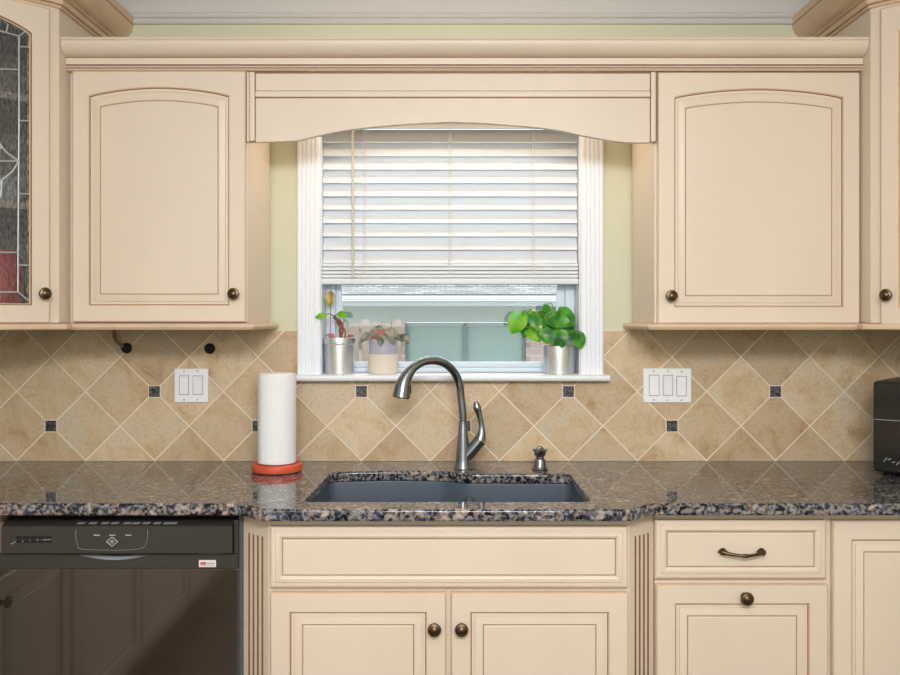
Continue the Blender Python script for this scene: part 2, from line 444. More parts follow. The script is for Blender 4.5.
# ------------------------------------------------------------------ window
win = thing('window_1', None, None, (0, 0, WB), kind='structure')
def fluted(x0, x1):
    w = x1 - x0; pts = [(x0, -.002), (x0, -.018), (x0 + .005, -.021)]
    nfl = 4; m = .009; fw = (w - 2 * m) / nfl
    for i in range(nfl):
        a = x0 + m + i * fw
        g = a + fw / 2; pts += [(g - .0032, -.021), (g - .0014, -.0155), (g + .0014, -.0155), (g + .0032, -.021)]
    pts += [(x1 - .005, -.021), (x1, -.018), (x1, -.002)]
    return pts
for xa, xb in ((WL - .072, WL), (WR, WR + .072)):
    B().prism(fluted(xa, xb), 'Z', WB, WT).build('casing', 'white', win, ang=20)
B().box(WL - .072, WR + .072, -.022, -.002, WT, WT + .085, bev=.003).build('head_casing', 'white', win)
st = [(T - .03, WB - .0195), (-.050, WB - .0195), (-.057, WB - .017), (-.060, WB - .010), (-.057, WB - .003), (-.050, WB), (T - .03, WB)]
b = B().box(WL + .0005, WR - .0005, -.002, T - .03, WB - .0195, WB)
b.prism([(min(y, -.002), z) for y, z in st], 'X', WL - .086, WR + .086)
b.build('window_sill', 'white', win)
b = B(); b.box(WL, WL + .002, -.002, T - .03, WB, WT - .002); b.box(WR - .002, WR, -.002, T - .03, WB, WT - .002); b.box(WL, WR, -.002, T - .03, WT - .01, WT - .002)
b.build('jamb', 'white', win)
SY0, SY1 = .095, .135
b = B()
for a, c, z0, z1, y0 in ((WL + .003, WL + .034, WB + .001, WT - .01, SY0), (WR - .034, WR - .003, WB + .001, WT - .01, SY0),
                        (WL + .034, WL + .052, WB + .012, WT - .01, SY0 + .012), (WR - .06, WR - .034, WB + .012, WT - .01, SY0 + .012),
                        (WL + .034, WR - .034, WB + .001, WB + .016, SY0), (WL + .052, WR - .06, WB + .016, Z(362, SY0 + .012), SY0 + .012),
                        (WL + .052, WR - .06, 1.60, 1.64, SY0 + .012)):
    b.box(a, c, y0, SY1, z0, z1, bev=.002)
b.build('sash_frame', 'vinyl', win)
B().box(WL + .05, WR - .058, SY0 + .024, SY0 + .028, WB + .03, WT - .02).build('glass_pane', 'pane', win)

# ------------------------------------------------------------------ venetian blind
bx0, bx1 = -.4105, .4050
bl = thing('venetian_blind', 'white horizontal slat blind half lowered in the kitchen window', 'blind', (0, .035, 1.99))
B().box(bx0, bx1, .004, .06, 1.985, 2.026).box(bx0, bx1, -.004, .0035, 1.968, 2.026, bev=.0015).build('headrail', 'slat', bl)
b = B(); zs = []
ZT = 1.965
pitch = .0428
for k in range(10):
    zc = ZT - .012 - k * pitch; zs.append(zc)
    a = radians(66); w = .0255
    ring0 = []
    for t in (-1, -.5, 0, .5, 1):
        off = -.003 * (1 - t * t)
        yy = .034 - t * w * cos(a) - off * sin(a); zz = zc - t * w * sin(a) + off * cos(a)
        ring0.append((yy, zz))
    top = ring0; bot = [(y + .0022 * sin(a), z - .0022 * cos(a)) for y, z in ring0][::-1]
    b.prism(top + bot, 'X', bx0, bx1)
b.build('slats', 'slat', bl)
zb = Z(284.5, .02)
b = B()
for k in range(4):
    b.box(bx0 - .001, bx1 + .001, .008 + .001 * (k % 2), .058, zb + .0205 + k * .0118, zb + .0312 + k * .0118, bev=.003)
b.build('slat_stack', 'slat', bl)
B().box(bx0 - .002, bx1 + .002, .006, .060, zb, zb + .0195, bev=.004).build('bottom_rail', 'slat', bl)
for px in (364, 449, 532):
    x = X(px, .02)
    b = B()
    for yy in (.010, .056): b.tube([(x, yy, 1.99), (x, yy, zb + .01)], .0009, 6)
    b.tube([(x + .007, .009, 1.99), (x + .007, .009, zb + .02)], .0008, 6)
    b.tube([(x - .004, .0045, zb + .03), (x + .004, .003, zb + .042), (x + .002, .003, zb + .052), (x - .003, .004, zb + .06), (x + .004, .0045, zb + .066)], .0016, 6)
    b.build('ladder_cord', 'cord', bl)
x = X(352.5, -.005)
B().tube([(x, .0, 1.99), (x, -.001, 1.88), (x + .001, -.002, Z(278, 0))], [.003, .0038, .0042], 8).build('tilt_wand', 'wand', bl)

# ------------------------------------------------------------------ tiled backsplash
HALF = 34.5 * (CAMD + YB) / F
OX, OZ = X(51, YB), Z(357, YB)
WTILE = .0
def clip(poly, x0, x1, z0, z1):
    for ax, lim, sgn in ((0, x0, 1), (0, x1, -1), (1, z0, 1), (1, z1, -1)):
        out = []
        for i in range(len(poly)):
            a, c = poly[i], poly[(i + 1) % len(poly)]
            da, dc = (a[ax] - lim) * sgn, (c[ax] - lim) * sgn
            if da >= 0: out.append(a)
            if (da >= 0) != (dc >= 0):
                t = da / (da - dc); out.append((a[0] + (c[0] - a[0]) * t, a[1] + (c[1] - a[1]) * t))
        poly = out
        if len(poly) < 3: return []
    return poly
TOP = 1.327
SX0, SX1 = WL - .0725, WR + .0725
rects = [(LX + .002, -.575, CT + .001, 1.352), (-.575, SX0, CT + .001, TOP), (SX0, SX1, CT + .001, WB - .021), (SX1, .575, CT + .001, TOP), (.575, RX - .002, CT + .001, 1.352)]
bs = thing('trim_2', None, None, (0, 0, CT), kind='structure')
bs['label'] = 'beige diagonal stone tile backsplash with small black accent tiles'
bg = B(); bt = B(); tints = []
for r in rects: bg.box(r[0], r[1], -.008, -.0005, r[2], r[3])
bg.build('grout', 'grout', bs, smooth=False)
inserts = []
for k in range(-6, 12):
    inserts.append((OX + 3 * k * HALF, OZ - (2 if k % 2 == 0 else 1) * HALF))
hs = HALF - .0031
rng = random.Random(3)
for i in range(-24, 40):
    for j in range(-4, 10):
        if (i + j) % 2 == 0: continue
        cx, cz = OX + i * HALF, OZ - j * HALF
        col = (rng.random(), rng.random(), rng.random(), 1)
        poly0 = [(cx - hs, cz), (cx, cz - hs), (cx + hs, cz), (cx, cz + hs)]
        for r in rects:
            p = clip(poly0, *r)
            if not p: continue
            nb = len(bt.f); bt.prism(p, 'Y', -.0082, YB); tints += [col] * (len(bt.f) - nb)
o = bt.build('stone_tiles', 'tile', bs, smooth=False)
ca = o.data.color_attributes.new('tint', 'FLOAT_COLOR', 'CORNER')
for poly in o.data.polygons:
    for li in poly.loop_indices: ca.data[li].color = tints[poly.index]
for cx, cz in inserts:
    if not (-1.30 < cx < 1.6): continue
    if not any(r[0] < cx < r[1] and r[2] < cz < r[3] for r in rects): continue
    b = B(); h = .0172
    b.box(cx - h - .0028, cx + h + .0028, -.0104, -.0082, cz - h - .0028, cz + h + .0028, 1)
    b.box(cx - h, cx + h, -.0118, -.0085, cz - h, cz + h, 0, bev=.0006)
    for q in range(4):                      # raised carved flower
        a = pi / 4 + q * pi / 2
        b.tube([(cx + .003 * cos(a), -.0118, cz + .003 * sin(a)), (cx + .008 * cos(a), -.0120, cz + .008 * sin(a)), (cx + .014 * cos(a), -.0117, cz + .014 * sin(a))], [.0015, .003, .0012], 6, flat=.5)
    b.build('accent_tile', ['accent', 'grout'], bs, 'small black square accent tile with carved flower')

# ------------------------------------------------------------------ wall cabinets
def small_cabinet(x0, x1, dx0, dx1, dz0, dz1, kx, kz, label):
    t = thing('wall_cabinet', label, 'cabinet', ((x0 + x1) / 2, 0, 1.334), 'short wall cabinets beside the window')
    b = B(); b.box(x0, x1, UF, -.011, 1.353, 2.09, bev=.0015); b.build('body', 'cream', t)
    rise = .024
    d = panel('door', dx0, dx1, dz0, dz1, UD, t, door_rings(.049, .030, True), th=.0195, rise=rise)
    knob(kx, kz, UD, d)
    inner_left = x1 < 0
    xa, xb = (x0 + .0005, x1 + .022) if inner_left else (x0 - .022, x1 - .0005)
    pr = [(-.365, 1.3355), (-.372, 1.339), (-.374, 1.3445), (-.371, 1.350), (-.365, 1.3528)]
    b = B()
    b.loft([[(xa, -.011, 1.3345), (xb, -.011, 1.3345), (xb, -.365, 1.3345), (xa, -.365, 1.3345)],
            [(xa - (0 if inner_left else .004), -.011, 1.338), (xb + (.004 if inner_left else 0), -.011, 1.338), (xb + (.004 if inner_left else 0), -.369, 1.338), (xa - (0 if inner_left else .004), -.369, 1.338)],
            [(xa - (0 if inner_left else .006), -.011, 1.3435), (xb + (.006 if inner_left else 0), -.011, 1.3435), (xb + (.006 if inner_left else 0), -.371, 1.3435), (xa - (0 if inner_left else .006), -.371, 1.3435)],
            [(xa - (0 if inner_left else .004), -.011, 1.3495), (xb + (.004 if inner_left else 0), -.011, 1.3495), (xb + (.004 if inner_left else 0), -.369, 1.3495), (xa - (0 if inner_left else .004), -.369, 1.3495)],
            [(xa, -.011, 1.353), (xb, -.011, 1.353), (xb, -.363, 1.353), (xa, -.363, 1.353)]], True, True)
    b.build('light_rail', ['edge'], t)
    return t
TL, TR = X(59, TF), X(870.5, TF)        # inner sides of the tall cabinets
SL, SR = -.573, .573
small_cabinet(TL + .001, SL, X(72, UD), X(245.5, UD), Z(322, UD), Z(70.5, UD), X(235, UD), Z(294, UD), 'short cream wall cabinet with arched door, left of the window')
small_cabinet(SR, TR - .001, X(658, UD), X(860, UD), Z(323.5, UD), Z(72, UD), X(670, UD), Z(296, UD), 'short cream wall cabinet with arched door, right of the window')

# cornice along both short cabinets and the valance
cp = [(-.3235, 2.0575), (-.3475, 2.0575), (-.350, 2.0595), (-.3485, 2.063), (-.3465, 2.0645), (-.350, 2.066), (-.3515, 2.0685), (-.349, 2.0715), (-.3465, 2.0725), (-.352, 2.074), (-.353, 2.091), (-.349, 2.0925), (-.349, 2.094), (-.3565, 2.096)]
cm = [0, 2, 2, 0, 1, 0, 2, 0, 1, 0, 0, 1, 0]
for k in range(1, 9):
    a = k / 8 * pi / 2
    cp.append((-.3565 - .031 * sin(a), 2.096 + .034 * (1 - cos(a)) ** .85)); cm.append(0)
cp += [(-.390, 2.131), (-.392, 2.1345), (-.390, 2.1385), (-.3235, 2.1385)]
cm += [2, 0, 0, 0, 0]
while len(cm) < len(cp): cm.append(0)
tag(B().prism(cp, 'X', TL + .001, TR - .001, mis=cm).build('cornice', ['cream', 'glaze', 'edge'], ang=30), 'cream stepped cornice running over the short wall cabinets and valance', 'cornice')

# arched valance over the window
va = thing('valance', 'cream arched wooden valance over the window between wall cabinets', 'valance', (0, UF, 1.86))
arch_px = [(256, 141.8), (285, 141.2), (299, 140), (323, 134.4), (350, 129.5), (394, 124.8), (440, 122.2), (460, 122), (504, 124.3), (552, 129), (579, 134.5), (603, 139), (624, 142), (651, 142.4)]
YV = -.337
ap = catmull([(X(a, YV), 0, Z(c, YV)) for a, c in arch_px], 5)
x0, x1 = SL + .001, SR - .001
poly = [(x0, ap[0].z)] + [(p.x, p.z) for p in ap] + [(x1, ap[-1].z), (x1, 2.056), (x0, 2.056)]
B().prism(poly, 'Y', YV, YV + .02).build('board', 'cream', va, ang=50)
zr0, zr1 = Z(97.5, YV), Z(91.5, YV)
b = B()
def bead(xa, xb, za, zb):
    b.box(xa, xb, YV - .008, YV - .0002, za, zb, 0, bev=.003)
    b.box(xa - .002, xb + .002, YV - .0015, YV - .0001, za - .0022, zb + .0022, 1)
bead(X(249.8, YV), X(255.2, YV), ap[0].z + .001, 2.056); bead(X(650.5, YV), X(655.4, YV), ap[-1].z + .001, 2.056); bead(X(255.6, YV), X(650, YV), zr0, zr1)
b.box(X(255.6, YV), X(650, YV), YV - .002, YV - .0002, 2.0525, 2.0565, 1)
b.build('moulding', ['cream', 'glaze'], va)

# tall diagonal corner cabinets; sg -1 = left corner, +1 = right corner
Q5 = math.sqrt(.5); FW = .452
def corner_frame(sg):
    P = Vector((TL if sg < 0 else TR, TF, 0)); Qp = P + Vector((sg * FW * Q5, -FW * Q5, 0))
    wx = LX + .0015 if sg < 0 else RX - .0015
    return P, Qp, wx
def plan(sg, off=0.0, back=-.011):
    """outline of the cabinet in plan, its three front faces moved out by off"""
    P, Qp, wx = corner_frame(sg); k = math.sqrt(2) - 1
    return [(P.x - sg * off, back), (P.x - sg * off, P.y - k * off), (Qp.x - sg * k * off, Qp.y - off), (wx, Qp.y - off), (wx, back)]
def tall_crown(sg, t):
    prof = [(0, 2.2135), (.007, 2.2135), (.010, 2.218), (.007, 2.2225), (.009, 2.224), (.013, 2.225), (.013, 2.2385), (.009, 2.240), (.009, 2.2415), (.017, 2.2435), (.0195, 2.246), (.0185, 2.249)]
    mm = [0, 2, 0, 1, 2, 0, 0, 1, 0, 2, 0]
    for k in range(1, 8):
        a = k / 7 * pi / 2; prof.append((.0185 + .046 * sin(a), 2.249 + .048 * (1 - cos(a)) ** .9)); mm.append(0)
    prof += [(.0655, 2.299), (.069, 2.301), (.069, 2.322), (-.002, 2.322)]; mm += [1, 2, 0, 0]
    n = len(prof); b = B()
    st = [[plan(sg, p)[q] for p, z in prof] for q in range(4)]
    for q in range(4):
        for (x, y), (p, z) in zip(st[q], prof): b.v.append((x, -.001 if q == 0 else y, z))
    for k in range(3):
        for i in range(n - 1):
            b.f.append([k * n + i, k * n + i + 1, (k + 1) * n + i + 1, (k + 1) * n + i]); b.m.append(mm[i])
    b.f.append(list(range(n))); b.m.append(0); b.f.append([3 * n + i for i in range(n)]); b.m.append(0)
    b.build('crown', ['edge', 'glaze', 'edge'], t, ang=30, world=True)
def tall_rail(sg, t):
    b = B(); R_ = []
    for off, z in ((-.004, 1.3345), (.020, 1.3345), (.025, 1.337), (.027, 1.3435), (.025, 1.350), (.020, 1.353), (-.004, 1.353)):
        R_.append([(x, max(y, -9) if i not in (0,) else UF - .0525, z) for i, (x, y) in enumerate(plan(sg, off))])
    b.loft(R_, True, True); b.build('light_rail', 'edge', t, world=True)
P_, Q_, wx_ = corner_frame(-1)
tl = thing('glass_cabinet', 'tall cream wall cabinet with leaded glass door at the left edge', 'cabinet', (P_.x, P_.y, 1.334), 'tall corner wall cabinets', rotz=radians(45), local=1.334)
def in_plan(sg, pts, z0, z1, b): b.prism(pts, 'Z', z0, z1)
b = B(); pl = plan(-1)
b.prism([(TL, -.011), (TL, TF + .0285), (TL - .018, TF + .0285), (TL - .018, -.011)], 'Z', 1.3545, 2.33)
b.prism([(Q_.x, Q_.y), (wx_, Q_.y), (wx_, Q_.y + .018), (Q_.x - .008, Q_.y + .018)], 'Z', 1.3545, 2.33)
ins = [(TL - .018, -.024), (TL - .018, TF + .004), (Q_.x + .004, Q_.y + .020), (wx_ + .012, Q_.y + .020), (wx_ + .012, -.024)]
b.prism(ins, 'Z', 1.3545, 1.3725); b.prism(ins, 'Z', 2.24, 2.26)
b.prism([(TL - .018, -.011), (wx_, -.011), (wx_, -.0235), (TL - .018, -.0235)], 'Z', 1.3545, 2.33); b.prism([(wx_, -.0235), (wx_ + .0115, -.0235), (wx_ + .0115, Q_.y + .018), (wx_, Q_.y + .018)], 'Z', 1.3545, 2.33)
b.build('body', 'cream', tl, world=True)
b = B(); b.prism([(0, 0), (.0200, .0200), (-.045, .02), (-.045, 0)], 'Z', 1.3545, 2.33); b.box(-FW, -FW + .045, 0, .02, 1.3545, 2.33); b.box(-FW + .045, -.045, 0, .02, 1.3545, 1.39); b.box(-FW + .045, -.045, 0, .02, 2.17, 2.33)
b.build('face_frame', 'cream', tl)
for zc in (1.66, 1.95): B().prism([(x + (-.001 if x > -1.1 else .001), y + .012 * (y < -.1)) for x, y in ins], 'Z', zc, zc + .018).build('shelf', 'cream', tl, world=True)
DF = -.0205                                  # door face in the cabinet's own frame
def on_door(px, py, dep):
    """point of the door plane (own frame) seen at a place of the photo; dep is measured out from the face frame"""
    k = (px - 451.0) / F; x0 = P_.x + dep * Q5; d0 = CAMD + P_.y - dep * Q5
    a = (x0 - k * d0) / (Q5 * (1 - k)); d = d0 - Q5 * a
    return -a, CAMZ + (320 - py) * d / F
XO, XG = -FW + .028, on_door(50, 200, .0205)[0]; XC = (XO + XG) / 2
zb_, zt_ = on_door(50, 323, .0205)[1], on_door(50, 8.5, .0205)[1]
d = panel('door', XO, XG, zb_, zt_, DF, tl, [(.003, 0, 0, 2, 0), (.047, 0, 1, 0, .030), (.0495, .003, 1, 1, .030), (.052, .006, 1, 2, .030)], th=.0195, rise=.036, open_=True)
kx, kz = on_door(44.5, 293.5, .035); knob(kx, kz, DF, d)
# the glass follows the arched opening
gx0, gx1, gz0 = XO + .049, XG - .049, zb_ + .049
def gtop(x):
    u = (gx1 - x) / (gx1 - gx0); return zt_ - .049 - .030 + .036 * max(0, sin(pi * min(1, max(0, u)))) ** .8
poly = [(gx0, gz0), (gx1, gz0)] + [(gx1 + (gx0 - gx1) * k / 16, gtop(gx1 + (gx0 - gx1) * k / 16)) for k in range(17)]
gl = B().prism(poly, 'Y', DF + .009, DF + .012).build('glass_pane', 'lglass', d)
b = B(); yg = DF + .0075
def came(pts, r=.0025):
    Pp = [on_door(px, py, .013) for px, py in pts]
    Pp = [(min(x, gx1 + .002), yg, z) for x, z in Pp]
    b.tube(Pp, r, 8, flat=.6); b.tube([(2 * XC - x, y, z) for x, y, z in Pp], r, 8, flat=.6)
came([(19, 36), (19.2, 120), (18.5, 200), (18, 292)]); came([(19, 36), (30, 28)]); came([(18, 292), (30.5, 302)]); came([(-28, 292), (18, 292)])
came([(8, 24), (6, 33)]); came([(-28, 28), (0, 31), (19, 36)])
came([(19, 46.5), (30.5, 47)]); came([(19, 120.5), (30.5, 121)]); came([(18.7, 193.5), (30.5, 194)]); came([(18.3, 265), (30.5, 265.5)])
came([(-28, 68), (19, 69.5)]); came([(-28, 252), (18.3, 252.5)])
came([(-28, 120), (-8, 134), (6, 152), (19, 161)]); came([(-28, 160), (0, 161), (19, 161)]); came([(19, 161), (12, 172), (2, 180), (-6, 196), (-20, 206)]); came([(-8, 134), (2, 146), (-8, 160)]); came([(2, 180), (1, 196), (-6, 206)])
b.build('lead_came', 'lead', gl)
tall_crown(-1, tl); tall_rail(-1, tl)
tag(B().lathe([(0, 0), (.055, 0), (.062, .01), (.062, .14), (.05, .16), (.046, .175), (.048, .18), (0, .18)], (-1.236, -.392, 1.3727), 'Z', 28, caps=False).build('canister', 'red', ang=50), 'red canister behind the leaded glass of the tall cabinet', 'canister')
tag(B().lathe([(0, 0), (.035, 0), (.038, .006), (.06, .04), (.075, .075), (.072, .076), (.055, .04), (.03, .01), (0, .009)], (-1.235, -.36, 1.6782), 'Z', 28, caps=False).build('bowl', 'pale', ang=50), 'pale china bowl behind the leaded glass of the tall cabinet', 'bowl')

P2, Q2, wx2 = corner_frame(1)
tr = thing('wall_cabinet', 'tall cream wall cabinet cut off at the right edge, above the microwave', 'cabinet', (P2.x, P2.y, 1.334), 'tall corner wall cabinets', rotz=radians(-45), local=1.334)
B().prism(plan(1), 'Z', 1.3545, 2.33).build('body', 'cream', tr, world=True)
def on_right(px, py, dep):
    k = (px - 451.0) / F; x0 = P2.x - dep * Q5; d0 = CAMD + P2.y - dep * Q5
    a = (k * d0 - x0) / (Q5 * (1 + k)); d = d0 - Q5 * a
    return a, CAMZ + (320 - py) * d / F
xa_ = on_right(880.3, 200, .0205)[0]; z0_, z1_ = on_right(880.3, 325, .0205)[1], on_right(880.3, 8.5, .0205)[1]
d = panel('door', xa_, FW - .028, z0_, z1_, DF, tr, door_rings(.049, .030, True), th=.0195, rise=.024)
kx, kz = on_right(886.5, 295, .035); knob(kx, kz, DF, d)
tall_crown(1, tr); tall_rail(1, tr)

# cord grommets under the left cabinet
g1 = thing('cable_grommet', 'black round grommet with brown strap below left wall cabinet', 'grommet', (X(127, YB), YB, Z(348, YB)), 'black grommets in the backsplash')
def disc(t, px, py):
    B().lathe([(0, 0), (.0165, 0), (.017, .003), (.0155, .009), (.011, .012), (.010, .0105), (0, .0105)], (X(px, YB), YB - .0003, Z(py, YB)), '-Y', 24, caps=False).build('disc', 'dark', t)
disc(g1, 127, 348)
b = B(); yy = -.03
b.tube(catmull([(X(114.5, yy), yy, 1.334), (X(114.5, yy), yy, Z(337, yy)), (X(117, yy), yy + .003, Z(342, yy)), (X(122, yy), yy + .009, Z(347, yy))], 6), .0052, 8, flat=.35)
b.build('strap', 'strap', g1)
g2 = thing('cable_grommet', 'black round grommet just left of a pale hanging tab, above the double switch', 'grommet', (X(210, YB), YB, Z(349, YB)), 'black grommets in the backsplash')
disc(g2, 210, 348.5)
yy = -.03
tag(B().box(X(219, yy), X(223.5, yy), yy, yy + .002, Z(342.5, yy), 1.334, bev=.0008).build('hanging_tab', 'clearstrap'), 'pale plastic tab hanging under the left wall cabinet', 'tab')

# ------------------------------------------------------------------ switch plates
def plate(x0, x1, z0, z1, rockers, label, screws):
    y = YB - .0003
    t = thing('switch_plate', label, 'light switch', ((x0 + x1) / 2, y, (z0 + z1) / 2), 'white rocker switch plates on the tiles')
    B().box(x0, x1, y - .0065, y, z0, z1, bev=.0022).build('plate', 'wplate', t)
    for a, c, e, f, tilt in rockers:
        b = B(); yt = y - .0066
        b.box(a - .0022, c + .0022, yt - .0004, yt, e - .0022, f + .0022, 1)
        b.loft([[(a, yt - .0004, e), (c, yt - .0004, e), (c, yt - .0004, f), (a, yt - .0004, f)], [(a + .0006, yt - (.0045 if tilt > 0 else .0012), e + .0006), (c - .0006, yt - (.0045 if tilt > 0 else .0012), e + .0006), (c - .0006, yt - (.0012 if tilt > 0 else .0045), f - .0006), (a + .0006, yt - (.0012 if tilt > 0 else .0045), f - .0006)]], True, True)
        b.build('rocker', ['wplate', mat_gap], t)
    for sx, sz in screws:
        B().lathe([(0, 0), (.0028, 0), (.0024, .0012), (0, .0016)], (sx, y - .0066, sz), '-Y', 12, caps=False).build('screw', 'grey', t)
mat_gap = mat('switch_gap_grey', rgb(168, 170, 180), .6)
def q(px): return X(px, YB)
def w(py): return Z(py, YB)
plate(q(175), q(208.7), w(402.2), w(368.5), [(q(180.5), q(189), w(394), w(376), 1), (q(194), q(203), w(394), w(376), -1)], 'white two-gang rocker switch plate between left cabinet and paper towel', [(q(184.7), w(371)), (q(198), w(371)), (q(184.7), w(399.6)), (q(198), w(399.6))])
plate(q(643), q(690.8), w(402.4), w(368.3), [(q(649), q(658.2), w(395), w(375.5), 1), (q(663), q(671.7), w(395), w(375.5), -1), (q(676.5), q(685.5), w(395.5), w(376.5), 1)], 'white three-gang rocker switch plate on the tiles right of the window', [(q(653.5), w(371)), (q(667.5), w(371)), (q(681), w(371.5)), (q(653.5), w(399.6)), (q(667), w(400)), (q(681), w(400))])

# ------------------------------------------------------------------ worktop and sink
def sstep(xa, xb, ya, yb, n=10):
    return [(xa + (xb - xa) * k / n, ya + (yb - ya) * (.5 - .5 * cos(pi * k / n))) for k in range(n + 1)]
YR, YS = -.664, -.729
out = [(LX + .002, -.0085), (LX + .002, -3.06), (-1.135, -3.06), (-1.135, YR - .03), (-1.126, YR - .009), (-1.105, YR)] + sstep(X(236, YR), X(266, YS), YR, YS) + sstep(X(626, YS), X(660, YR), YS, YR) + [(RX - .002, YR), (RX - .002, -.0085)]
def rc(cx, cy, r, a0, a1, n=6): return [(cx + r * cos(radians(a0 + (a1 - a0) * k / n)), cy + r * sin(radians(a0 + (a1 - a0) * k / n))) for k in range(n + 1)]
def sink_outline(g=0.0, wall=True):
    l, r, f, bl_, br = -.367 - g, .347 + g, -.635 - g, -.200 + g, -.240 + g
    R = .028
    pts = rc(l + R, f + R, R, 180, 270) + rc(r - R, f + R, R, 270, 360) + rc(r - R, br - R, R, 0, 90)
    pts += [(.12, br), (.08, br + .001)]
    pts += sstep(.06, -.04, br + .003, bl_ + .002, 8)
    pts += [(-.10, bl_ + .008), (-.17, bl_ + .010), (-.24, bl_ + .006)]
    pts += rc(l + R + .012, bl_ - R - .012, R, 90, 180)
    return pts
wt = curve_plate('countertop', [out, sink_outline()], (CT + CB) / 2, .015, .0075, 'granite')
tag(wt, 'speckled brown and grey granite worktop with a bumped-out sink front', 'countertop')
sk = thing('sink', 'dark blue-grey double bowl sink set under the granite worktop', 'sink', (0, -.42, .66))
o1 = sink_outline(.006); o0 = sink_outline(.0125)
def scale_to(pts, k, cx=-.01, cy=-.42): return [(cx + (x - cx) * k, cy + (y - cy) * k) for x, y in pts]
rings = [[(x, y, CB - .0006) for x, y in o0], [(x, y, CB - .0006) for x, y in o1]]
for dz, k in ((.004, .995), (.05, .985), (.15, .968), (.20, .955), (.215, .93), (.22, .88)): rings.append([(x, y, CB - dz) for x, y in scale_to(o1, k)])
b = B(); b.loft(rings, True, False)
n = len(o1); b.f.append([len(b.v) - n + i for i in range(n)]); b.m.append(0)
rings2 = [[(x, y, CB - .0008) for x, y in o0], [(x, y, CB - .012) for x, y in o0]]
for dz, k in ((.012, 1.02), (.23, .98)): rings2.append([(x, y, CB - dz) for x, y in scale_to(o1, k)])
b.loft(rings2, True, False); b.f.append([len(b.v) - n + i for i in range(n)]); b.m.append(0)
b.build('bowl', 'sinkm', sk, ang=60)
dvx = .052
b = B(); prof = []
for k in range(13):
    a = pi * k / 12; prof.append((dvx + .014 * cos(a), .838 + .02 * sin(a)))
prof = [(dvx + .024, .664)] + prof + [(dvx - .024, .664)]
b.prism(prof, 'Y', -.625, -.262); b.build('divider', 'sinkm', sk)
for cx in (-.17, .20):
    B().lathe([(0, .001), (.03, .001), (.044, .003), (.046, 0), (0, 0)], (cx, -.42, .6645), 'Z', 24, caps=False).build('drain', 'nickel', sk)

# ------------------------------------------------------------------ faucet
fy = -.150
fx = X(463, fy)
fa = thing('faucet', 'dark brushed nickel gooseneck pull-down faucet behind the sink', 'faucet', (fx, fy, CT))
b = B(); b.lathe([(0, .0004), (.0262, .0004), (.0268, .004), (.0245, .010), (.0220, .03), (.0195, .06), (.0168, .09), (.0140, .12), (.0124, .137), (.0126, .138), (.0126, .141), (.0118, .142), (0, .142)], (fx, fy, CT), 'Z', 28, caps=False)
fb = b.build('body', 'nickel', fa, ang=40)
def fp(px, py, t):                       # a point on the neck's vertical plane, turned a little toward the room
    yy = fy - .11 * t; return (X(px, yy), yy, Z(py, yy))
neck = [(fx, fy, CT + .1425), (fx - .0005, fy, CT + .165), fp(460.8, 395, 0), fp(459.5, 385, .03), fp(455, 373.5, .12), fp(446.5, 364.5, .3), fp(436, 360.5, .5), fp(425, 361, .68), fp(416, 365.5, .82), fp(411, 370, .9)]
b = B(); NP = catmull(neck, 7); b.tube(NP, [.0110 + .0022 * min(1, k / (len(NP) - 1) * 1.4) for k in range(len(NP))], 18); b.build('spout', 'nickel', fa)
hd = [fp(411.3, 369.6, .89), fp(406.5, 376.5, .95), fp(403.2, 385, .98), fp(401.4, 397, 1.0)]
P = catmull(hd, 6); rr = interp([.0145, .0175, .0225, .0262], 6)
b = B(); b.tube(P, rr, 20); e = Vector(P[-1]); e0 = Vector(P[-2]); dr = (e - e0).normalized()
b.tube([e + dr * .0003, e + dr * .0035], [.0245, .023], 20)
hh = b.build('spray_head', 'nickel', fa, ang=35)
bp = Vector(fp(409.2, 389, .98)); B().box(bp.x - .003, bp.x + .006, bp.y - .006, bp.y + .006, bp.z - .014, bp.z + .012, bev=.0025).build('spray_button', 'dark', hh)
# side valve and lever
def lv(px, py, dy=0): return (X(px, fy + dy), fy + dy, Z(py, fy + dy))
b = B(); b.tube([lv(462.5, 461), lv(470, 452.5), lv(479, 441.5)], [.017, .0185, .0185], 20); b.tube([lv(479.2, 441.3), lv(480.4, 439.8)], [.0196, .0196], 20)
b.build('valve', 'nickel', fa, ang=35)
P = catmull([lv(480, 440.5), lv(481.5, 434), lv(481.6, 427), lv(480.6, 420), lv(478.8, 413), lv(477, 407), lv(475.8, 401.5)], 5)
b = B(); b.tube(P, interp([.0175, .0125, .0085, .008, .0095, .0118, .0055], 5), 16, flat=.75); b.build('lever', 'nickel', fa)

# soap dispenser
sy = -.165; sx = X(540, sy)
so = thing('soap_dispenser', 'small dark nickel soap pump set in the worktop right of the faucet', 'soap dispenser', (sx, sy, CT))
B().lathe([(0, .0004), (.0245, .0004), (.025, .003), (.0215, .008), (.0185, .016), (.0165, .030), (.0145, .032), (0, .032)], (sx, sy, CT), 'Z', 24, caps=False).build('base', 'nickel', so)
b = B(); b.lathe([(.0120, .030), (.0120, .040), (.0165, .044), (.0180, .050), (.0175, .056), (.0130, .063), (.006, .069), (0, .0705)], (sx, sy, CT), 'Z', 24, caps=False)
b.tube([(sx, sy - .008, CT + .054), (sx, sy - .032, CT + .060), (sx, sy - .040, CT + .057)], [.0085, .0075, .0065], 10)
for s_ in (-1, 1): b.tube([(sx + s_ * .010, sy, CT + .052), (sx + s_ * .0205, sy - .004, CT + .062)], [.007, .0028], 8)
b.build('pump_head', 'nickel', so)

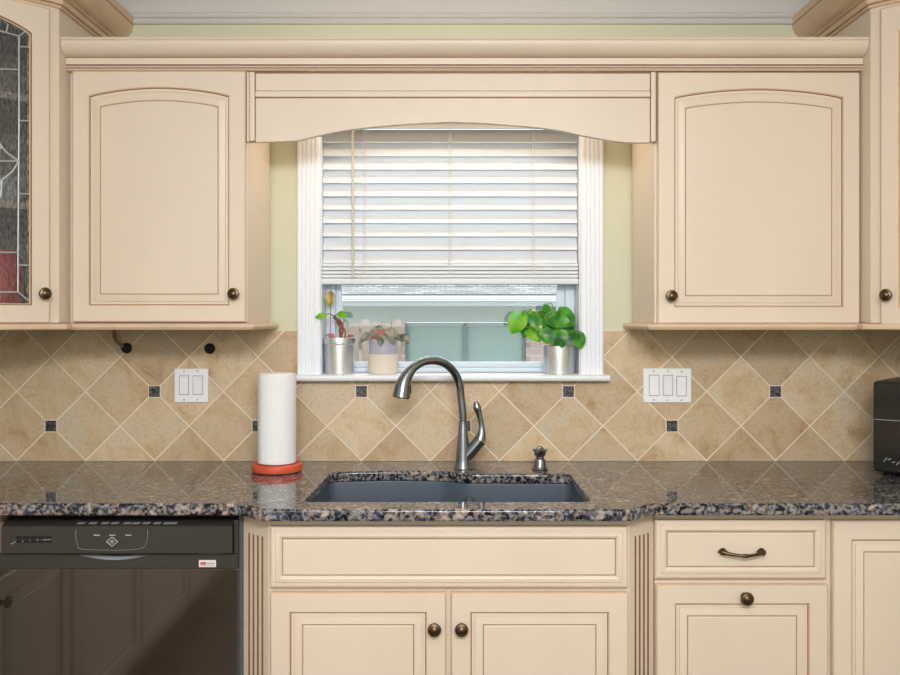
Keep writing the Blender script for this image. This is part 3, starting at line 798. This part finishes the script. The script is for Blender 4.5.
# paper towel holder and roll
py_ = -.195; px_ = X(277, py_)
ho = thing('paper_towel_holder', 'round orange-red stoneware paper towel holder on the worktop', 'paper towel holder', (px_, py_, CT))
B().lathe([(0, .0004), (.068, .0004), (.0735, .004), (.0755, .013), (.074, .022), (.069, .0265), (.062, .024), (.0, .024)], (px_, py_, CT), 'Z', 40, caps=False).build('base', 'coral', ho)
B().lathe([(0, .0245), (.008, .0245), (.008, .285), (0, .289)], (px_, py_, CT), 'Z', 14, caps=False).build('rod', 'coral', ho)
b = B(); R1 = .0565; prof = [(.020, .027), (R1 - .002, .027), (R1, .030)]
for k in range(1, 16): prof.append((R1 - (.0004 if k % 2 else 0), .030 + k * .0162))
prof += [(R1, .286), (R1 - .003, .2905), (.022, .2895), (.020, .288), (.020, .027)]
b.lathe(prof, (px_, py_, CT), 'Z', 40, caps=False)
roll = b.build('paper_towel_roll', 'paper', ang=50); tag(roll, 'white paper towel roll standing in the orange-red holder', 'paper towel')
# loose sheet edge of the roll
b = B(); rg = []
for k in range(7):
    a = radians(-128 + k * 9); r_ = R1 + .0006 + .0022 * max(0, (4 - k)) / 4
    rg.append((px_ + r_ * cos(a), py_ + r_ * sin(a)))
poly = rg + [(x + .0005 * (x - px_) / R1, y + .0005 * (y - py_) / R1) for x, y in rg[::-1]]
b.prism(poly, 'Z', CT + .031, CT + .286); o = b.build('loose_sheet', 'paper'); o.parent = roll

# ------------------------------------------------------------------ microwave, turned in the right corner
mx0, my0 = X(872.6, -.277), -.277
ANG = radians(-40)
mw = thing('microwave', 'glossy black microwave turned on the worktop at the right edge', 'microwave', (mx0, my0, CT), rotz=ANG, local=True)
W_, H_, D_ = .50, .272, .30
B().box(0, W_, .022, D_, .014, H_, bev=.004).build('case', 'blackm', mw)
B().box(.001, .365, 0, .021, .015, H_ - .002, bev=.005).build('door', 'black', mw)
B().box(.367, W_ - .001, 0, .021, .015, H_ - .002, bev=.004).build('control_panel', 'blackm', mw)
B().box(.006, .355, -.0008, -.0001, .163, .1645).build('trim_line', 'grey', mw)
b = B(); b.tube([(.345, -.001, .05), (.345, -.028, .06), (.345, -.03, .14), (.345, -.028, .22), (.345, -.001, .23)], .008, 10); b.build('handle', 'blackm', mw)
b = B()
for i in range(4):
    for j in range(3): b.box(.390 + j * .031, .414 + j * .031, -.0015, -.0001, .05 + i * .03, .070 + i * .03, bev=.0005)
b.build('keypad', 'grey', mw)
for xx, yy in ((.03, .05), (.47, .05), (.03, .26), (.47, .26)):
    B().lathe([(0, 0.0004), (.013, .0004), (.014, .0138), (0, .0138)], (xx, yy, 0), 'Z', 14, caps=False).build('foot', 'dark', mw)
b = B()
for i in range(5): b.tube([(.03 + i * .011, -.0012, .045 + .006 * sin(i * 1.6)), (.038 + i * .011, -.0012, .052 + .006 * sin(i * 1.6 + 1))], .0012, 6)
b.build('badge', 'grey', mw)

# ------------------------------------------------------------------ dishwasher
YD = -.628
dx0, dx1 = X(-3, YD), X(237.5, YD)
dw = thing('dishwasher', 'glossy black built-in dishwasher under the worktop at left', 'dishwasher', ((dx0 + dx1) / 2, -.3, 0))
B().box(dx0 + .004, dx1 + .006, -.585, -.02, .0, .870).build('tub', 'dark', dw)
zt = Z(525, YD - .012); zm = Z(554, YD); zl = Z(568.5, YD)
B().box(dx0, dx1, YD + .004, -.587, .11, zl - .001, bev=.003).build('door_panel', 'dwdoor', dw)
B().box(X(238.6, BF), X(243.2, BF), BF - .004, -.587, .02, .872, bev=.003).build('side_gasket', 'gasket', dw, 'blue-grey strip along the right side')
# lower strip with the pocket handle: outline dips in the middle
pxl, pxr = X(74, YD), X(154, YD)
strip = [(dx0, zl + .0005), (dx1, zl + .0005), (dx1, zm)]
for k in range(17):
    u = k / 16; strip.append((pxr + (pxl - pxr) * u, zm - .0155 * sin(pi * u)))
strip.append((dx0, zm))
B().prism(strip, 'Y', YD, -.5872).build('handle_strip', 'blackm', dw)
b = B(); pk = []
for k in range(17):
    u = k / 16; xx = pxl + (pxr - pxl) * u; pk.append(((xx, YD + .001, zm - .0150 * sin(pi * u)), (xx, YD + .016, zm - .0100 * sin(pi * u) + .002)))
for k in range(16):
    b.add([pk[k][0], pk[k + 1][0], pk[k + 1][1], pk[k][1]], [[0, 1, 2, 3]])
b.build('pocket_handle', 'grey', dw)
yc = YD - .014
cp_ = [(YD + .002, zm + .001), (yc + .006, zm + .001), (yc, zm + .006), (yc - .001, zt - .003), (yc + .003, zt), (-.600, .866), (-.5872, .866), (-.5872, zm + .001)]
xa, xb = X(2, yc), X(232, yc)
cpn = B().prism(cp_, 'X', xa, xb).build('control_panel', 'blackm', dw, ang=25)
B().box(xb + .001, dx1, YD, -.5872, zm + .001, .866, bev=.002).build('side_trim', 'blackm', dw)
def cp_slope(t):                          # along the sloped top of the panel
    return (yc + .003 + (-.600 - yc - .003) * t, zt + (.866 - zt) * t)
for px in (82, 94, 106, 116, 128, 137, 147, 158, 168, 174):
    xk = X(px, yc + .02); y0, z0 = cp_slope(.12); y1, z1 = cp_slope(.32)
    B().loft([[(xk - .0085, y0 - .0002, z0 + .0002), (xk + .0085, y0 - .0002, z0 + .0002), (xk + .011, y1 - .0002, z1 + .0002), (xk - .006, y1 - .0002, z1 + .0002)],
              [(xk - .0075, y0 - .001, z0 + .0018), (xk + .0075, y0 - .001, z0 + .0018), (xk + .010, y1 - .001, z1 + .0018), (xk - .005, y1 - .001, z1 + .0018)]], True, True).build('button', 'btn', cpn)
b = B()
for r_ in range(2):
    for k in range(5):
        xk = X(16.5 + k * 7.3, yc); zk = Z(537.2 + r_ * 3.9, yc)
        b.box(xk, xk + .0145, yc - .0026, yc - .0012, zk - .0033, zk + .0033)
b.build('vent', 'dark', cpn)
b = B(); y_ = yc - .0016
b.tube([(X(11, yc), y_, Z(544, yc)), (X(16, yc), y_, Z(541.6, yc)), (X(51, yc), y_, Z(539.3, yc))], .0009, 6)
arc = catmull([(X(76.5, yc), y_, Z(529, yc)), (X(76, yc), y_, Z(536, yc)), (X(78, yc), y_, Z(545, yc)), (X(83, yc), y_, Z(549, yc)), (X(120, yc), y_, Z(550, yc)), (X(142, yc), y_, Z(548, yc)), (X(147, yc), y_, Z(541, yc)), (X(148, yc), y_, Z(529, yc))], 5)
b.tube(arc, .0004, 6)
for px in (97, 112.5, 128.5): b.box(X(px - 3, yc), X(px + 3, yc), y_ - .0006, y_, Z(535.6, yc), Z(534.4, yc))
b.build('panel_print', 'grey', cpn)
b = B(); lx, lz = X(112.3, yc), Z(541.5, yc); h = .0118
for a0, a1 in (((-1.15, 0), (0, .95)), ((0, .95), (1.15, 0)), ((1.15, 0), (0, -.95)), ((0, -.95), (-1.15, 0))):
    b.tube([(lx + a0[0] * h, y_, lz + a0[1] * h), (lx + a1[0] * h, y_, lz + a1[1] * h)], .0012, 8)
b.box(lx - .0052, lx + .0052, y_ - .0006, y_, lz - .0014, lz + .0018); b.box(lx - .003, lx + .003, y_ - .0006, y_, lz + .003, lz + .0045); b.box(lx - .003, lx + .003, y_ - .0006, y_, lz - .0045, lz - .003)
b.build('emblem', 'grey', cpn)
b = B(); b.box(X(199, YD), X(216, YD), YD - .0008, YD - .0001, Z(567, YD), Z(560, YD))
b.box(X(200.5, YD), X(206, YD), YD - .0011, YD - .0008, Z(564.6, YD), Z(562, YD), 1); b.box(X(206.6, YD), X(214.5, YD), YD - .0011, YD - .0008, Z(564.2, YD), Z(562.6, YD), 2); b.box(X(200.5, YD), X(214.5, YD), YD - .0011, YD - .0008, Z(566, YD), Z(565.3, YD), 2)
b.build('sticker', ['sticker', 'rust', 'grey'], dw, 'small white sticker with red and grey print')

# ------------------------------------------------------------------ base cabinets
def carcass(b, x0, x1, yf, top=CB - .001, bot=.11):
    b.box(x0, x0 + .018, yf + .02, -.03, .0, top); b.box(x1 - .018, x1, yf + .02, -.03, .0, top)
    b.box(x0 + .018, x1 - .018, yf + .02, -.03, bot, bot + .018); b.box(x0 + .018, x1 - .018, -.04, -.03, bot, top)
    b.box(x0 + .018, x1 - .018, yf + .075, yf + .09, 0, bot)
    b.box(x0, x0 + .035, yf, yf + .02, bot, top); b.box(x1 - .035, x1, yf, yf + .02, bot, top)
    b.box(x0 + .035, x1 - .035, yf, yf + .02, top - .035, top); b.box(x0 + .035, x1 - .035, yf, yf + .02, bot, bot + .035)

# sink base
sx0, sx1 = X(268.5, SF), X(629.5, SF)
sb = thing('sink_cabinet', 'cream sink base cabinet with two doors and fluted corner posts', 'cabinet', ((sx0 + sx1) / 2, -.35, 0))
b = B(); carcass(b, sx0, sx1, SF); zr = Z(590.5, SF); b.box(sx0 + .035, sx1 - .035, SF, SF + .02, zr - .02, zr + .02); b.box(-.02, .02, SF, SF + .02, .145, zr - .02)
b.build('body', 'cream', sb)
panel('false_drawer', X(270, SD), X(628, SD), Z(588, SD), Z(527, SD), SD, sb, DRAWER, th=.0195)
for a, c, kx in ((270, 446, 434.5), (451, 628.5, 461.5)):
    d = panel('door', X(a, SD), X(c, SD), .135, Z(593, SD), SD, sb, door_rings(.0495, .030), th=.0195)
    knob(X(kx, SD), Z(627, SD), SD, d)
def post(P1, P2, name='fluted_post'):
    p1, p2 = Vector((P1[0], P1[1])), Vector((P2[0], P2[1])); L_ = (p2 - p1).length; u = (p2 - p1) / L_
    nrm = Vector((u.y, -u.x)); nrm = nrm if nrm.y < 0 else -nrm
    def pt(a, d): return tuple(p1 + u * a - nrm * d)
    prof = [(0, 0)]; mis = []
    nf = 4; m = .014; fw = (L_ - 2 * m) / nf
    for i in range(nf):
        a = m + i * fw + fw * .5; h = fw * .21
        prof += [(a - h, 0), (a - h * .6, .0045), (a + h * .6, .0045), (a + h, 0)]
    prof.append((L_, 0))
    mis = [0]
    for i in range(nf): mis += [1, 1, 1, 0]
    base = prof + [(L_, .014), (0, .014)]
    while len(mis) < len(base): mis.append(0)
    b = B(); ztop = Z(535, P1[1] + .03)
    b.prism([pt(a, d) for a, d in base], 'Z', .12, ztop, mis=mis)
    flat = [(0, 0), (L_, 0), (L_, .014), (0, .014)]
    b.prism([pt(a, d) for a, d in flat], 'Z', ztop, CB - .001); b.prism([pt(a, d) for a, d in flat], 'Z', .0, .12)
    return b.build(name, ['cream', 'glaze'], sb, ang=20)
post((sx0 - .001, SF + .0005), (X(243.5, BF) , BF + .0005)); post((sx1 + .001, SF + .0005), (X(653.5, BF), BF + .0005))

# drawer base
cx0, cx1 = X(654.5, BF), X(831, BF)
db = thing('base_cabinet', 'cream base cabinet with one drawer above a door, right of the sink cabinet', 'cabinet', ((cx0 + cx1) / 2, -.3, 0), 'base cabinets right of the sink')
b = B(); carcass(b, cx0, cx1, BF); zr = Z(582, BF); b.box(cx0 + .035, cx1 - .035, BF, BF + .02, zr - .02, zr + .02); b.build('body', 'cream', db)
dr_ = panel('drawer', X(655.5, BD), X(826.5, BD), Z(579, BD), Z(520.5, BD), BD, db, DRAWER, th=.0195)
b = B(); yp = BD; hx0, hx1, hz = X(722.5, BD), X(761, BD), Z(551.5, BD)
for xx in (hx0, hx1):
    b.tube([(xx - .013, yp - .006, hz + .001), (xx - .004, yp - .011, hz + .002), (xx + .008, yp - .011, hz + .001)], [.002, .0075, .004], 10, flat=.7)
    b.lathe([(0, -.0015), (.0085, -.0015), (.0095, .002), (.006, .005), (.0045, .012), (.0055, .018), (0, .021)], (xx, yp, hz), '-Y', 14, caps=False)
mid = (hx0 + hx1) / 2
b.tube(catmull([(hx0 - .004, yp - .014, hz + .002), (hx0 + .015, yp - .022, hz - .0015), (mid - .012, yp - .027, hz - .0035), (mid, yp - .028, hz - .004), (mid + .012, yp - .027, hz - .0035), (hx1 - .015, yp - .022, hz - .0015), (hx1 + .004, yp - .014, hz + .002)], 4), interp([.0055, .0042, .0038, .0052, .0038, .0042, .0055], 4), 10)
b.build('handle', 'bronze', dr_, 'aged bronze arched pull handle')
d = panel('door', X(656.5, BD), X(828.5, BD), .135, Z(585, BD), BD, db, door_rings(.0495, .030), th=.0195)
knob(X(744.5, BD), Z(596.3, BD), BD, d)
# end base
ex0, ex1 = X(831, BF) + .001, 1.42
eb = thing('base_cabinet', 'cream full-height single-door base cabinet cut off at the bottom right corner', 'cabinet', ((ex0 + ex1) / 2, -.3, 0), 'base cabinets right of the sink')
b = B(); carcass(b, ex0, ex1, BF); b.build('body', 'cream', eb)
d = panel('door', X(833, BD), ex1 - .02, .135, Z(521, BD), BD, eb, door_rings(.0495, .030), th=.0195)
knob(ex1 - .045, .80, BD, d)
# corner filler left of the dishwasher and the run along the left wall
fb_ = thing('corner_cabinet', 'cream corner base cabinet sliver just left of the dishwasher', 'cabinet', (-1.45, -.3, 0))
B().box(LX + .003, dx0 - .004, BF, -.03, 0, CB - .001).build('body', 'edge', fb_)
ypos = -.65
for k, (wd, lab) in enumerate(((.48, 'cream base cabinet along left wall beside the corner, mirrored in dishwasher'), (.62, 'cream base cabinet along left wall, second from the corner, mirrored in dishwasher'), (.62, 'cream base cabinet along left wall, third from the corner, mirrored in dishwasher'), (.66, 'cream base cabinet at far end of left wall run, mirrored in dishwasher'))):
    t = thing('base_cabinet', lab, 'cabinet', (-1.175, ypos, 0), 'base cabinets along the left wall', rotz=radians(90), local=True)
    # local frame: x runs toward the sink wall, -y faces the room
    b = B(); b.box(-wd + .001, -.001, .0, .58, .10, CB - .001); b.box(-wd + .001, -.001, .07, .58, 0, .10); b.build('body', 'cream', t)
    panel('drawer', -wd + .012, -.012, .715, .865, -.020, t, DRAWER, th=.0195)
    d = panel('door', -wd + .012, -.012, .125, .700, -.020, t, door_rings(.055, .032), th=.0195); knob(-.045, .64, -.020, d)
    ypos -= wd

# ------------------------------------------------------------------ plants on the sill
def leaf_mesh(b, c, nrm, up, ln, wd, curl=.15, mi=0, fold=.12, notch=.1):
    c = Vector(c); nrm = Vector(nrm).normalized(); up = Vector(up); up = (up - nrm * up.dot(nrm)).normalized(); sd = up.cross(nrm).normalized()
    N_ = 9; cols = 5; vs = []; fs = []
    for i in range(N_):
        t = i / (N_ - 1)
        wv = wd * .5 * (sin(pi * min(1, t ** .72)) ** .62 if 0 < t < 1 else 0.03)
        for j in range(cols):
            s_ = (j - 2) / 2
            back = notch * ln * abs(s_) * max(0, 1 - t * 3)
            p = c + up * (ln * (t - .5) - back) + sd * (wv * s_) + nrm * (-curl * ln * (t - .45) ** 2 * 2 - fold * wd * (1 - abs(s_)) * .6 + .02 * ln * sin(5 * t + 3 * s_))
            vs.append(p)
    for i in range(N_ - 1):
        for j in range(cols - 1):
            a = i * cols + j; fs.append([a, a + 1, a + cols + 1, a + cols])
    k = len(vs); th = nrm * .0007
    vs2 = vs + [p - th for p in vs]; fs2 = fs + [[k + q for q in f[::-1]] for f in fs]
    b.add(vs2, fs2, mi)

def steel_pot(px, yc_, pl, pr_, ptop, label, name, lip):
    cx = X(px, yc_); r = (X(pr_, yc_) - X(pl, yc_)) / 2; h = Z(ptop, yc_) - WB - .0005
    t = thing(name, label, 'potted plant', (cx, yc_, WB), 'potted plants on the window sill')
    if lip: prof = [(0, .0005), (r * .86, .0005), (r * .89, .003), (r * .93, h * .80), (r * .985, h * .82), (r, h * .84), (r, h - .003), (r * .985, h), (r * .94, h), (r * .93, h * .84), (0, h * .84)]
    else: prof = [(0, .0005), (r * .93, .0005), (r * .95, .003), (r, h - .002), (r * .985, h), (r * .955, h), (r * .95, h * .86), (0, h * .86)]
    B().lathe(prof, (cx, yc_, WB), 'Z', 40, caps=False).build('pot', 'steel', t, ang=45)
    B().lathe([(0, h * .87), (r * .93, h * .87), (r * .7, h * .89), (0, h * .9)], (cx, yc_, WB), 'Z', 24, caps=False).build('soil', 'soil', t)
    return t, cx, r, h
yp1 = .036
t1, c1, r1, h1 = steel_pot(339.5, yp1, 323.5, 355.5, 337.5, 'leggy plant with one yellowed leaf in steel pot at left of sill', 'potted_plant', True)
def pp(px, py, dy=0): return Vector((X(px, yp1 + dy), yp1 + dy, Z(py, yp1 + dy)))
b = B()
b.tube(catmull([pp(342, 340), pp(340, 330, -.008), pp(342.5, 324, .004), pp(337, 319, -.006), pp(334, 315)], 5), interp([.0042, .0045, .0036, .004, .002], 5), 10)
b.tube(catmull([pp(338, 340, .01), pp(343, 331, -.004), pp(338.5, 325, -.008), pp(336, 318)], 5), [.0030] * 16, 8)
b.tube(catmull([pp(345, 340), pp(345, 331, .008), pp(341, 325, .006), pp(333, 317)], 5), [.0026] * 16, 8)
b.tube(catmull([pp(333.5, 316), pp(329, 313.5, -.03), pp(324.5, 315.5, -.068)], 4), .0015, 6); b.tube(catmull([pp(335, 316), pp(338, 314), pp(340, 315)], 4), .0015, 6)
b.build('stem', 'stem', t1)
b = B(); b.tube(catmull([pp(330.6, 340, -.01), pp(330.4, 320, -.012), pp(331, 303, -.012)], 5), .0011, 6); b.tube([pp(331, 303, -.012), pp(331.3, 292, -.014), pp(331.5, 287.5, -.014)], .0008, 6); b.build('thin_stalk', 'stem', t1)
b = B(); leaf_mesh(b, pp(330, 299, -.014), (.1, -1, .1), (0, -.1, -1), .046, .031, .1, fold=.1); b.build('leaf', 'olive', t1, 'yellowed olive leaf')
b = B(); leaf_mesh(b, pp(320.5, 315.5, -.075), (.1, -.85, .55), (-1, -.2, -.25), .036, .020, .3); b.build('leaf', 'lime', t1)
b = B(); leaf_mesh(b, pp(342, 314.5, -.012), (-.1, -.8, .5), (1, -.3, -.45), .030, .026, .2); b.build('leaf', 'lime', t1)
b = B(); leaf_mesh(b, pp(330, 335, -.03), (0, -.7, .7), (-1, 0, .3), .026, .018); b.build('fallen_leaf', 'pink', t1, 'small pink leaf at the pot rim'); b = B(); leaf_mesh(b, pp(351, 335.5, -.025), (0, -.6, .8), (1, 0, .1), .022, .014); b.build('fallen_leaf', 'pink', t1, 'small pink leaf at the pot rim')

yp2 = .034; c2 = X(383.2, yp2); r2 = .049; h2 = Z(339, yp2) - WB
t2 = thing('potted_plant', 'grey-green plant with pinkish leaves in a ridged cream pot on the sill', 'potted plant', (c2, yp2, WB), 'potted plants on the window sill')
b = B(); hz = Z(354, yp2) - WB; rings = []; nn = 72
for rr_, hh_ in ((.90, .0005), (.93, .003), (.965, .01), (.985, hz * .6), (.99, hz - .004), (.97, hz)):
    rings.append([(c2 + r2 * (rr_ - (.02 if i % 3 == 0 else 0)) * cos(2 * pi * i / nn), yp2 + r2 * (rr_ - (.02 if i % 3 == 0 else 0)) * sin(2 * pi * i / nn), WB + hh_) for i in range(nn)])
b.loft(rings, True, True); b.build('pot', 'pot_cream', t2, ang=30)
B().lathe([(0, hz + .0002), (r2 * .93, hz + .0002), (r2 * .94, h2 - .004), (r2 * .92, h2), (r2 * .86, h2), (r2 * .84, h2 - .01), (0, h2 - .01)], (c2, yp2, WB), 'Z', 36, caps=False).build('inner_pot', 'pot_lilac', t2)
B().lathe([(0, h2 - .009), (r2 * .83, h2 - .009), (r2 * .5, h2 - .003), (0, h2 - .001)], (c2, yp2, WB), 'Z', 20, caps=False).build('soil', 'soil', t2)
rl = random.Random(11); zt2 = WB + h2
bst = B(); bA = []
for k in range(30):
    a = 2 * pi * k / 30 * 2.618 + rl.uniform(-.3, .3); lay = k / 30
    rad = .074 - .056 * lay + rl.uniform(-.006, .006); hh_ = -.004 + .034 * lay + rl.uniform(-.006, .008)
    ca_, sa_ = cos(a), sin(a)
    sq = .68 if sa_ > 0 else .8
    p = Vector((c2 + rad * ca_ * 1.02, yp2 - .004 + rad * sa_ * sq, zt2 + hh_))
    bst.tube([(c2 + .01 * ca_, yp2 + .008 * sa_, zt2 - .006), (c2 + rad * .55 * ca_, yp2 - .004 + rad * .55 * sa_ * sq, zt2 + hh_ + .008), tuple(p - Vector((ca_, sa_ * .7, 0)) * .012)], [.0016, .0014, .001], 6)
    bb = B(); leaf_mesh(bb, p, (ca_ * .6, sa_ * .5 - .7, .45), (ca_, sa_ * .5, -.55 + .7 * lay), rl.uniform(.034, .044), rl.uniform(.020, .027), .35, fold=.18)
    bA.append((bb, rl.random()))
bst.build('stems', 'stem', t2)
for bb, u in bA: bb.build('leaf', 'begon' if u < .74 else 'pink', t2)
B().tube(catmull([Vector((c2 + .012, yp2, zt2)), Vector((c2 + .025, yp2 - .01, zt2 + .04)), Vector((c2 + .03, yp2 - .015, zt2 + .075))], 6), .0009, 6).build('flower_stalk', 'gstem', t2)

yp3 = .034
t3, c3, r3, h3 = steel_pot(559, yp3, 543, 575.5, 345.5, 'bushy pothos with round green leaves in steel pot, right end of sill', 'potted_plant', False)
bst = B()
LV = [ # px, py, dy, normal, tip direction, length px, width px, material
 (516.5, 323, -.035, (-.25, -1, .1), (-.5, 0, -1), 24, 20, 'lime'), (526, 328, -.02, (.3, -1, .2), (-.2, 0, -1), 20, 15, 'leaf'),
 (535.5, 322, -.045, (-.2, -1, .15), (.45, 0, -1), 27, 13, 'varig'), (533, 334, -.03, (-.3, -1, .3), (.8, 0, -.8), 22, 12, 'lime'),
 (545, 319, -.03, (.1, -1, .5), (.6, 0, -.9), 22, 19, 'leaf'), (547, 310, -.02, (.3, -.9, .2), (.1, 0, -1), 12, 9, 'leaf'),
 (558.5, 320, -.052, (-.15, -1, .5), (.95, 0, -.5), 28, 18, 'varig2'), (568, 317, -.035, (.25, -1, .4), (.5, 0, -.9), 24, 16, 'lime2'),
 (547.5, 336, -.058, (-.1, -1, .15), (-.1, 0, -1), 16, 17, 'leaf'), (561.5, 338.5, -.06, (.05, -1, .1), (.1, 0, -1), 19, 15, 'leaf'),
 (579, 340, -.078, (.2, -1, .2), (.35, 0, -1), 18, 16, 'leaf'), (553, 328, -.02, (0, -1, .6), (-.3, 0, -1), 18, 15, 'lime'), (570, 330, -.015, (.2, -1, .6), (.5, 0, -1), 16, 13, 'leaf'),
 (540, 329, -.01, (-.3, -1, .5), (-.4, 0, -1), 17, 14, 'leaf')]
for px, py, dy, nr, tp, lp, wp, mk in LV:
    yy = yp3 + dy; s_ = (CAMD + yy) / F
    c = Vector((X(px, yy), yy, Z(py, yy)))
    b = B(); leaf_mesh(b, c, nr, tp, lp * s_, wp * s_, .22, fold=.14, notch=.08)
    b.build('leaf', {'varig2': 'leaf', 'lime2': 'leaf'}.get(mk, mk), t3)
    tipv = Vector(tp).normalized() * lp * s_ * .45
    bst.tube(catmull([Vector((c3 + (px - 553) * .0006, yp3, WB + h3 * .88)), Vector(((c3 + c.x) / 2, yp3 - .01, max(c.z + .01, WB + h3 + .012))), c - tipv + Vector((0, .004, 0))], 5), .0016, 6)
bst.build('stems', 'gstem', t3)

# ------------------------------------------------------------------ outside: the neighbour's house, fence and yard
HY = 6.0
def hx(px): return X(px, HY)
def hz_(py): return Z(py, HY)
hs_ = thing('neighbour_house', 'brick house with white eaves seen outside through the window', 'house', (0, HY, -.6))
wx0, wx1, wz0, wz1 = hx(405), hx(526), -.2, hz_(320.5)
zsof = hz_(306)
b = B(); b.box(-7, wx0, HY, HY + .25, -.6, wz1 - .02); b.box(wx1, 7, HY, HY + .25, -.6, wz1 - .02); b.box(wx0, wx1, HY, HY + .25, -.6, wz0)
b.build('wall', 'brick', hs_, smooth=False)
B().box(-7, 7, HY - .02, HY + .25, wz1 - .02, zsof + .05).build('frieze', 'siding', hs_)
for a, c in ((wx0 + .02, hx(463.5)), (hx(467.5), wx1 - .02)):
    b = B(); b.box(a, c, HY + .06, HY + .07, wz0 + .02, wz1 - .045); b.build('window_pane', 'hwin', hs_)
b = B()
for a, c in ((wx0, wx0 + .03), (hx(463.5), hx(467.5)), (wx1 - .03, wx1)): b.box(a, c, HY + .03, HY + .1, wz0, wz1 - .022)
b.box(wx0, wx1, HY + .03, HY + .1, wz1 - .05, wz1 - .022); b.box(wx0, wx1, HY + .03, HY + .1, wz0, wz0 + .03)
b.build('window_frame', 'hframe', hs_)
B().box(-7, 7, HY - .35, HY + .1, zsof, zsof + .02).build('soffit', 'white', hs_)
gy = HY - .35; g0, g1_ = Z(305.5, gy), Z(296, gy); gm = Z(300.5, gy)
b = B(); b.box(-7, 7, gy - .02, gy + .02, g0, gm - .01); b.box(-7, 7, gy - .11, gy - .02, gm, g1_, bev=.012); b.build('gutter', 'gutter', hs_)
RW = 5.0; rs = RW * .42
b = B(); b.add([(-7, 0, 0), (7, 0, 0), (7, math.hypot(RW, rs), 0), (-7, math.hypot(RW, rs), 0), (-7, 0, -.02), (7, 0, -.02), (7, math.hypot(RW, rs), -.02), (-7, math.hypot(RW, rs), -.02)], [[0, 1, 2, 3], [7, 6, 5, 4], [0, 4, 5, 1], [1, 5, 6, 2], [2, 6, 7, 3], [3, 7, 4, 0]])
ro = b.build('roof', 'shingle'); ro.parent = hs_; ro.rotation_euler = (math.atan2(rs, RW), 0, 0); ro.location = (0, -.40, g1_ + .018 + .6)
# board fence left of the house window
fz1 = Z(319.5, 4.6)
ft = thing('fence', 'weathered board fence in the yard outside, behind the cream pot', 'fence', (X(372, 4.6), 4.6, -.6))
b = B(); k = 0; xx = X(330, 4.6)
while xx < X(402, 4.6):
    b.box(xx, xx + .062, 4.6, 4.62, -.6, fz1 - .02 * (k % 3)); xx += .088; k += 1
b.build('boards', 'fence', ft)
B().box(X(330, 4.6), X(402, 4.6), 4.621, 4.65, fz1 - .25, fz1 - .18).build('rail', 'fence', ft)
struct(B().box(-9, 9, T + .001, 12, -.70, -.6).build('ground', 'ground', smooth=False))

# ------------------------------------------------------------------ light
def area(name, loc, rot, sx, sy_, power, col):
    l = bpy.data.lights.new(name, 'AREA'); l.shape = 'RECTANGLE'; l.size = sx; l.size_y = sy_; l.energy = power; l.color = col
    o = bpy.data.objects.new(name, l); C.objects.link(o); o.location = loc; o.rotation_euler = rot; return o
area('flash_key', (.1, -3.0, 2.0), (radians(72), 0, 0), .9, .25, 36, (1, .99, .985))  # soft key added behind the camera in place of a flash; no hanging fixture
area('ceiling_lamp', (-.05, -2.2, 2.42), (0, 0, 0), 1.6, .6, 8, (1, .99, .98))
area('ceiling_lamp', (-.05, -4.0, 2.42), (0, 0, 0), 2.4, 1.4, 36, (1, .99, .98))
area('rear_fill', (0, -5.3, 1.75), (radians(82), 0, 0), 3.0, .9, 30, (.95, .98, 1))  # cool fill added against the closed wall behind the camera, no opening there
area('valance_lamp', (0, -.075, 2.05), (radians(-42), 0, 0), .9, .05, 2.9, (1, .84, .64))
sun = bpy.data.lights.new('sun', 'SUN'); sun.energy = 2.2; sun.angle = radians(3); sun.color = (1, .97, .92)
so_ = bpy.data.objects.new('sun', sun); C.objects.link(so_); so_.rotation_euler = (radians(40), radians(12), 0)
wd = bpy.data.worlds.new('world'); bpy.context.scene.world = wd; wd.use_nodes = True
bgn = wd.node_tree.nodes['Background']; bgn.inputs[0].default_value = (.86, .94, 1, 1); bgn.inputs[1].default_value = 3.5

# ------------------------------------------------------------------ camera
cam = bpy.data.cameras.new('camera'); co = bpy.data.objects.new('camera', cam); C.objects.link(co)
co.location = (0, -CAMD, CAMZ); co.rotation_euler = (radians(90), 0, 0)
cam.sensor_width = 36; cam.lens = 36 * F / 900; cam.shift_x = -(451 - 450) / 900; cam.shift_y = -(337.5 - 320) / 900
cam.clip_start = .02
sc = bpy.context.scene; sc.camera = co
sc.view_settings.view_transform = 'Standard'; sc.view_settings.look = 'None'; sc.view_settings.gamma = 1; sc.view_settings.use_curve_mapping = False
sc.view_settings.exposure = 0.0
sc.cycles.max_bounces = 10; sc.cycles.transparent_max_bounces = 16
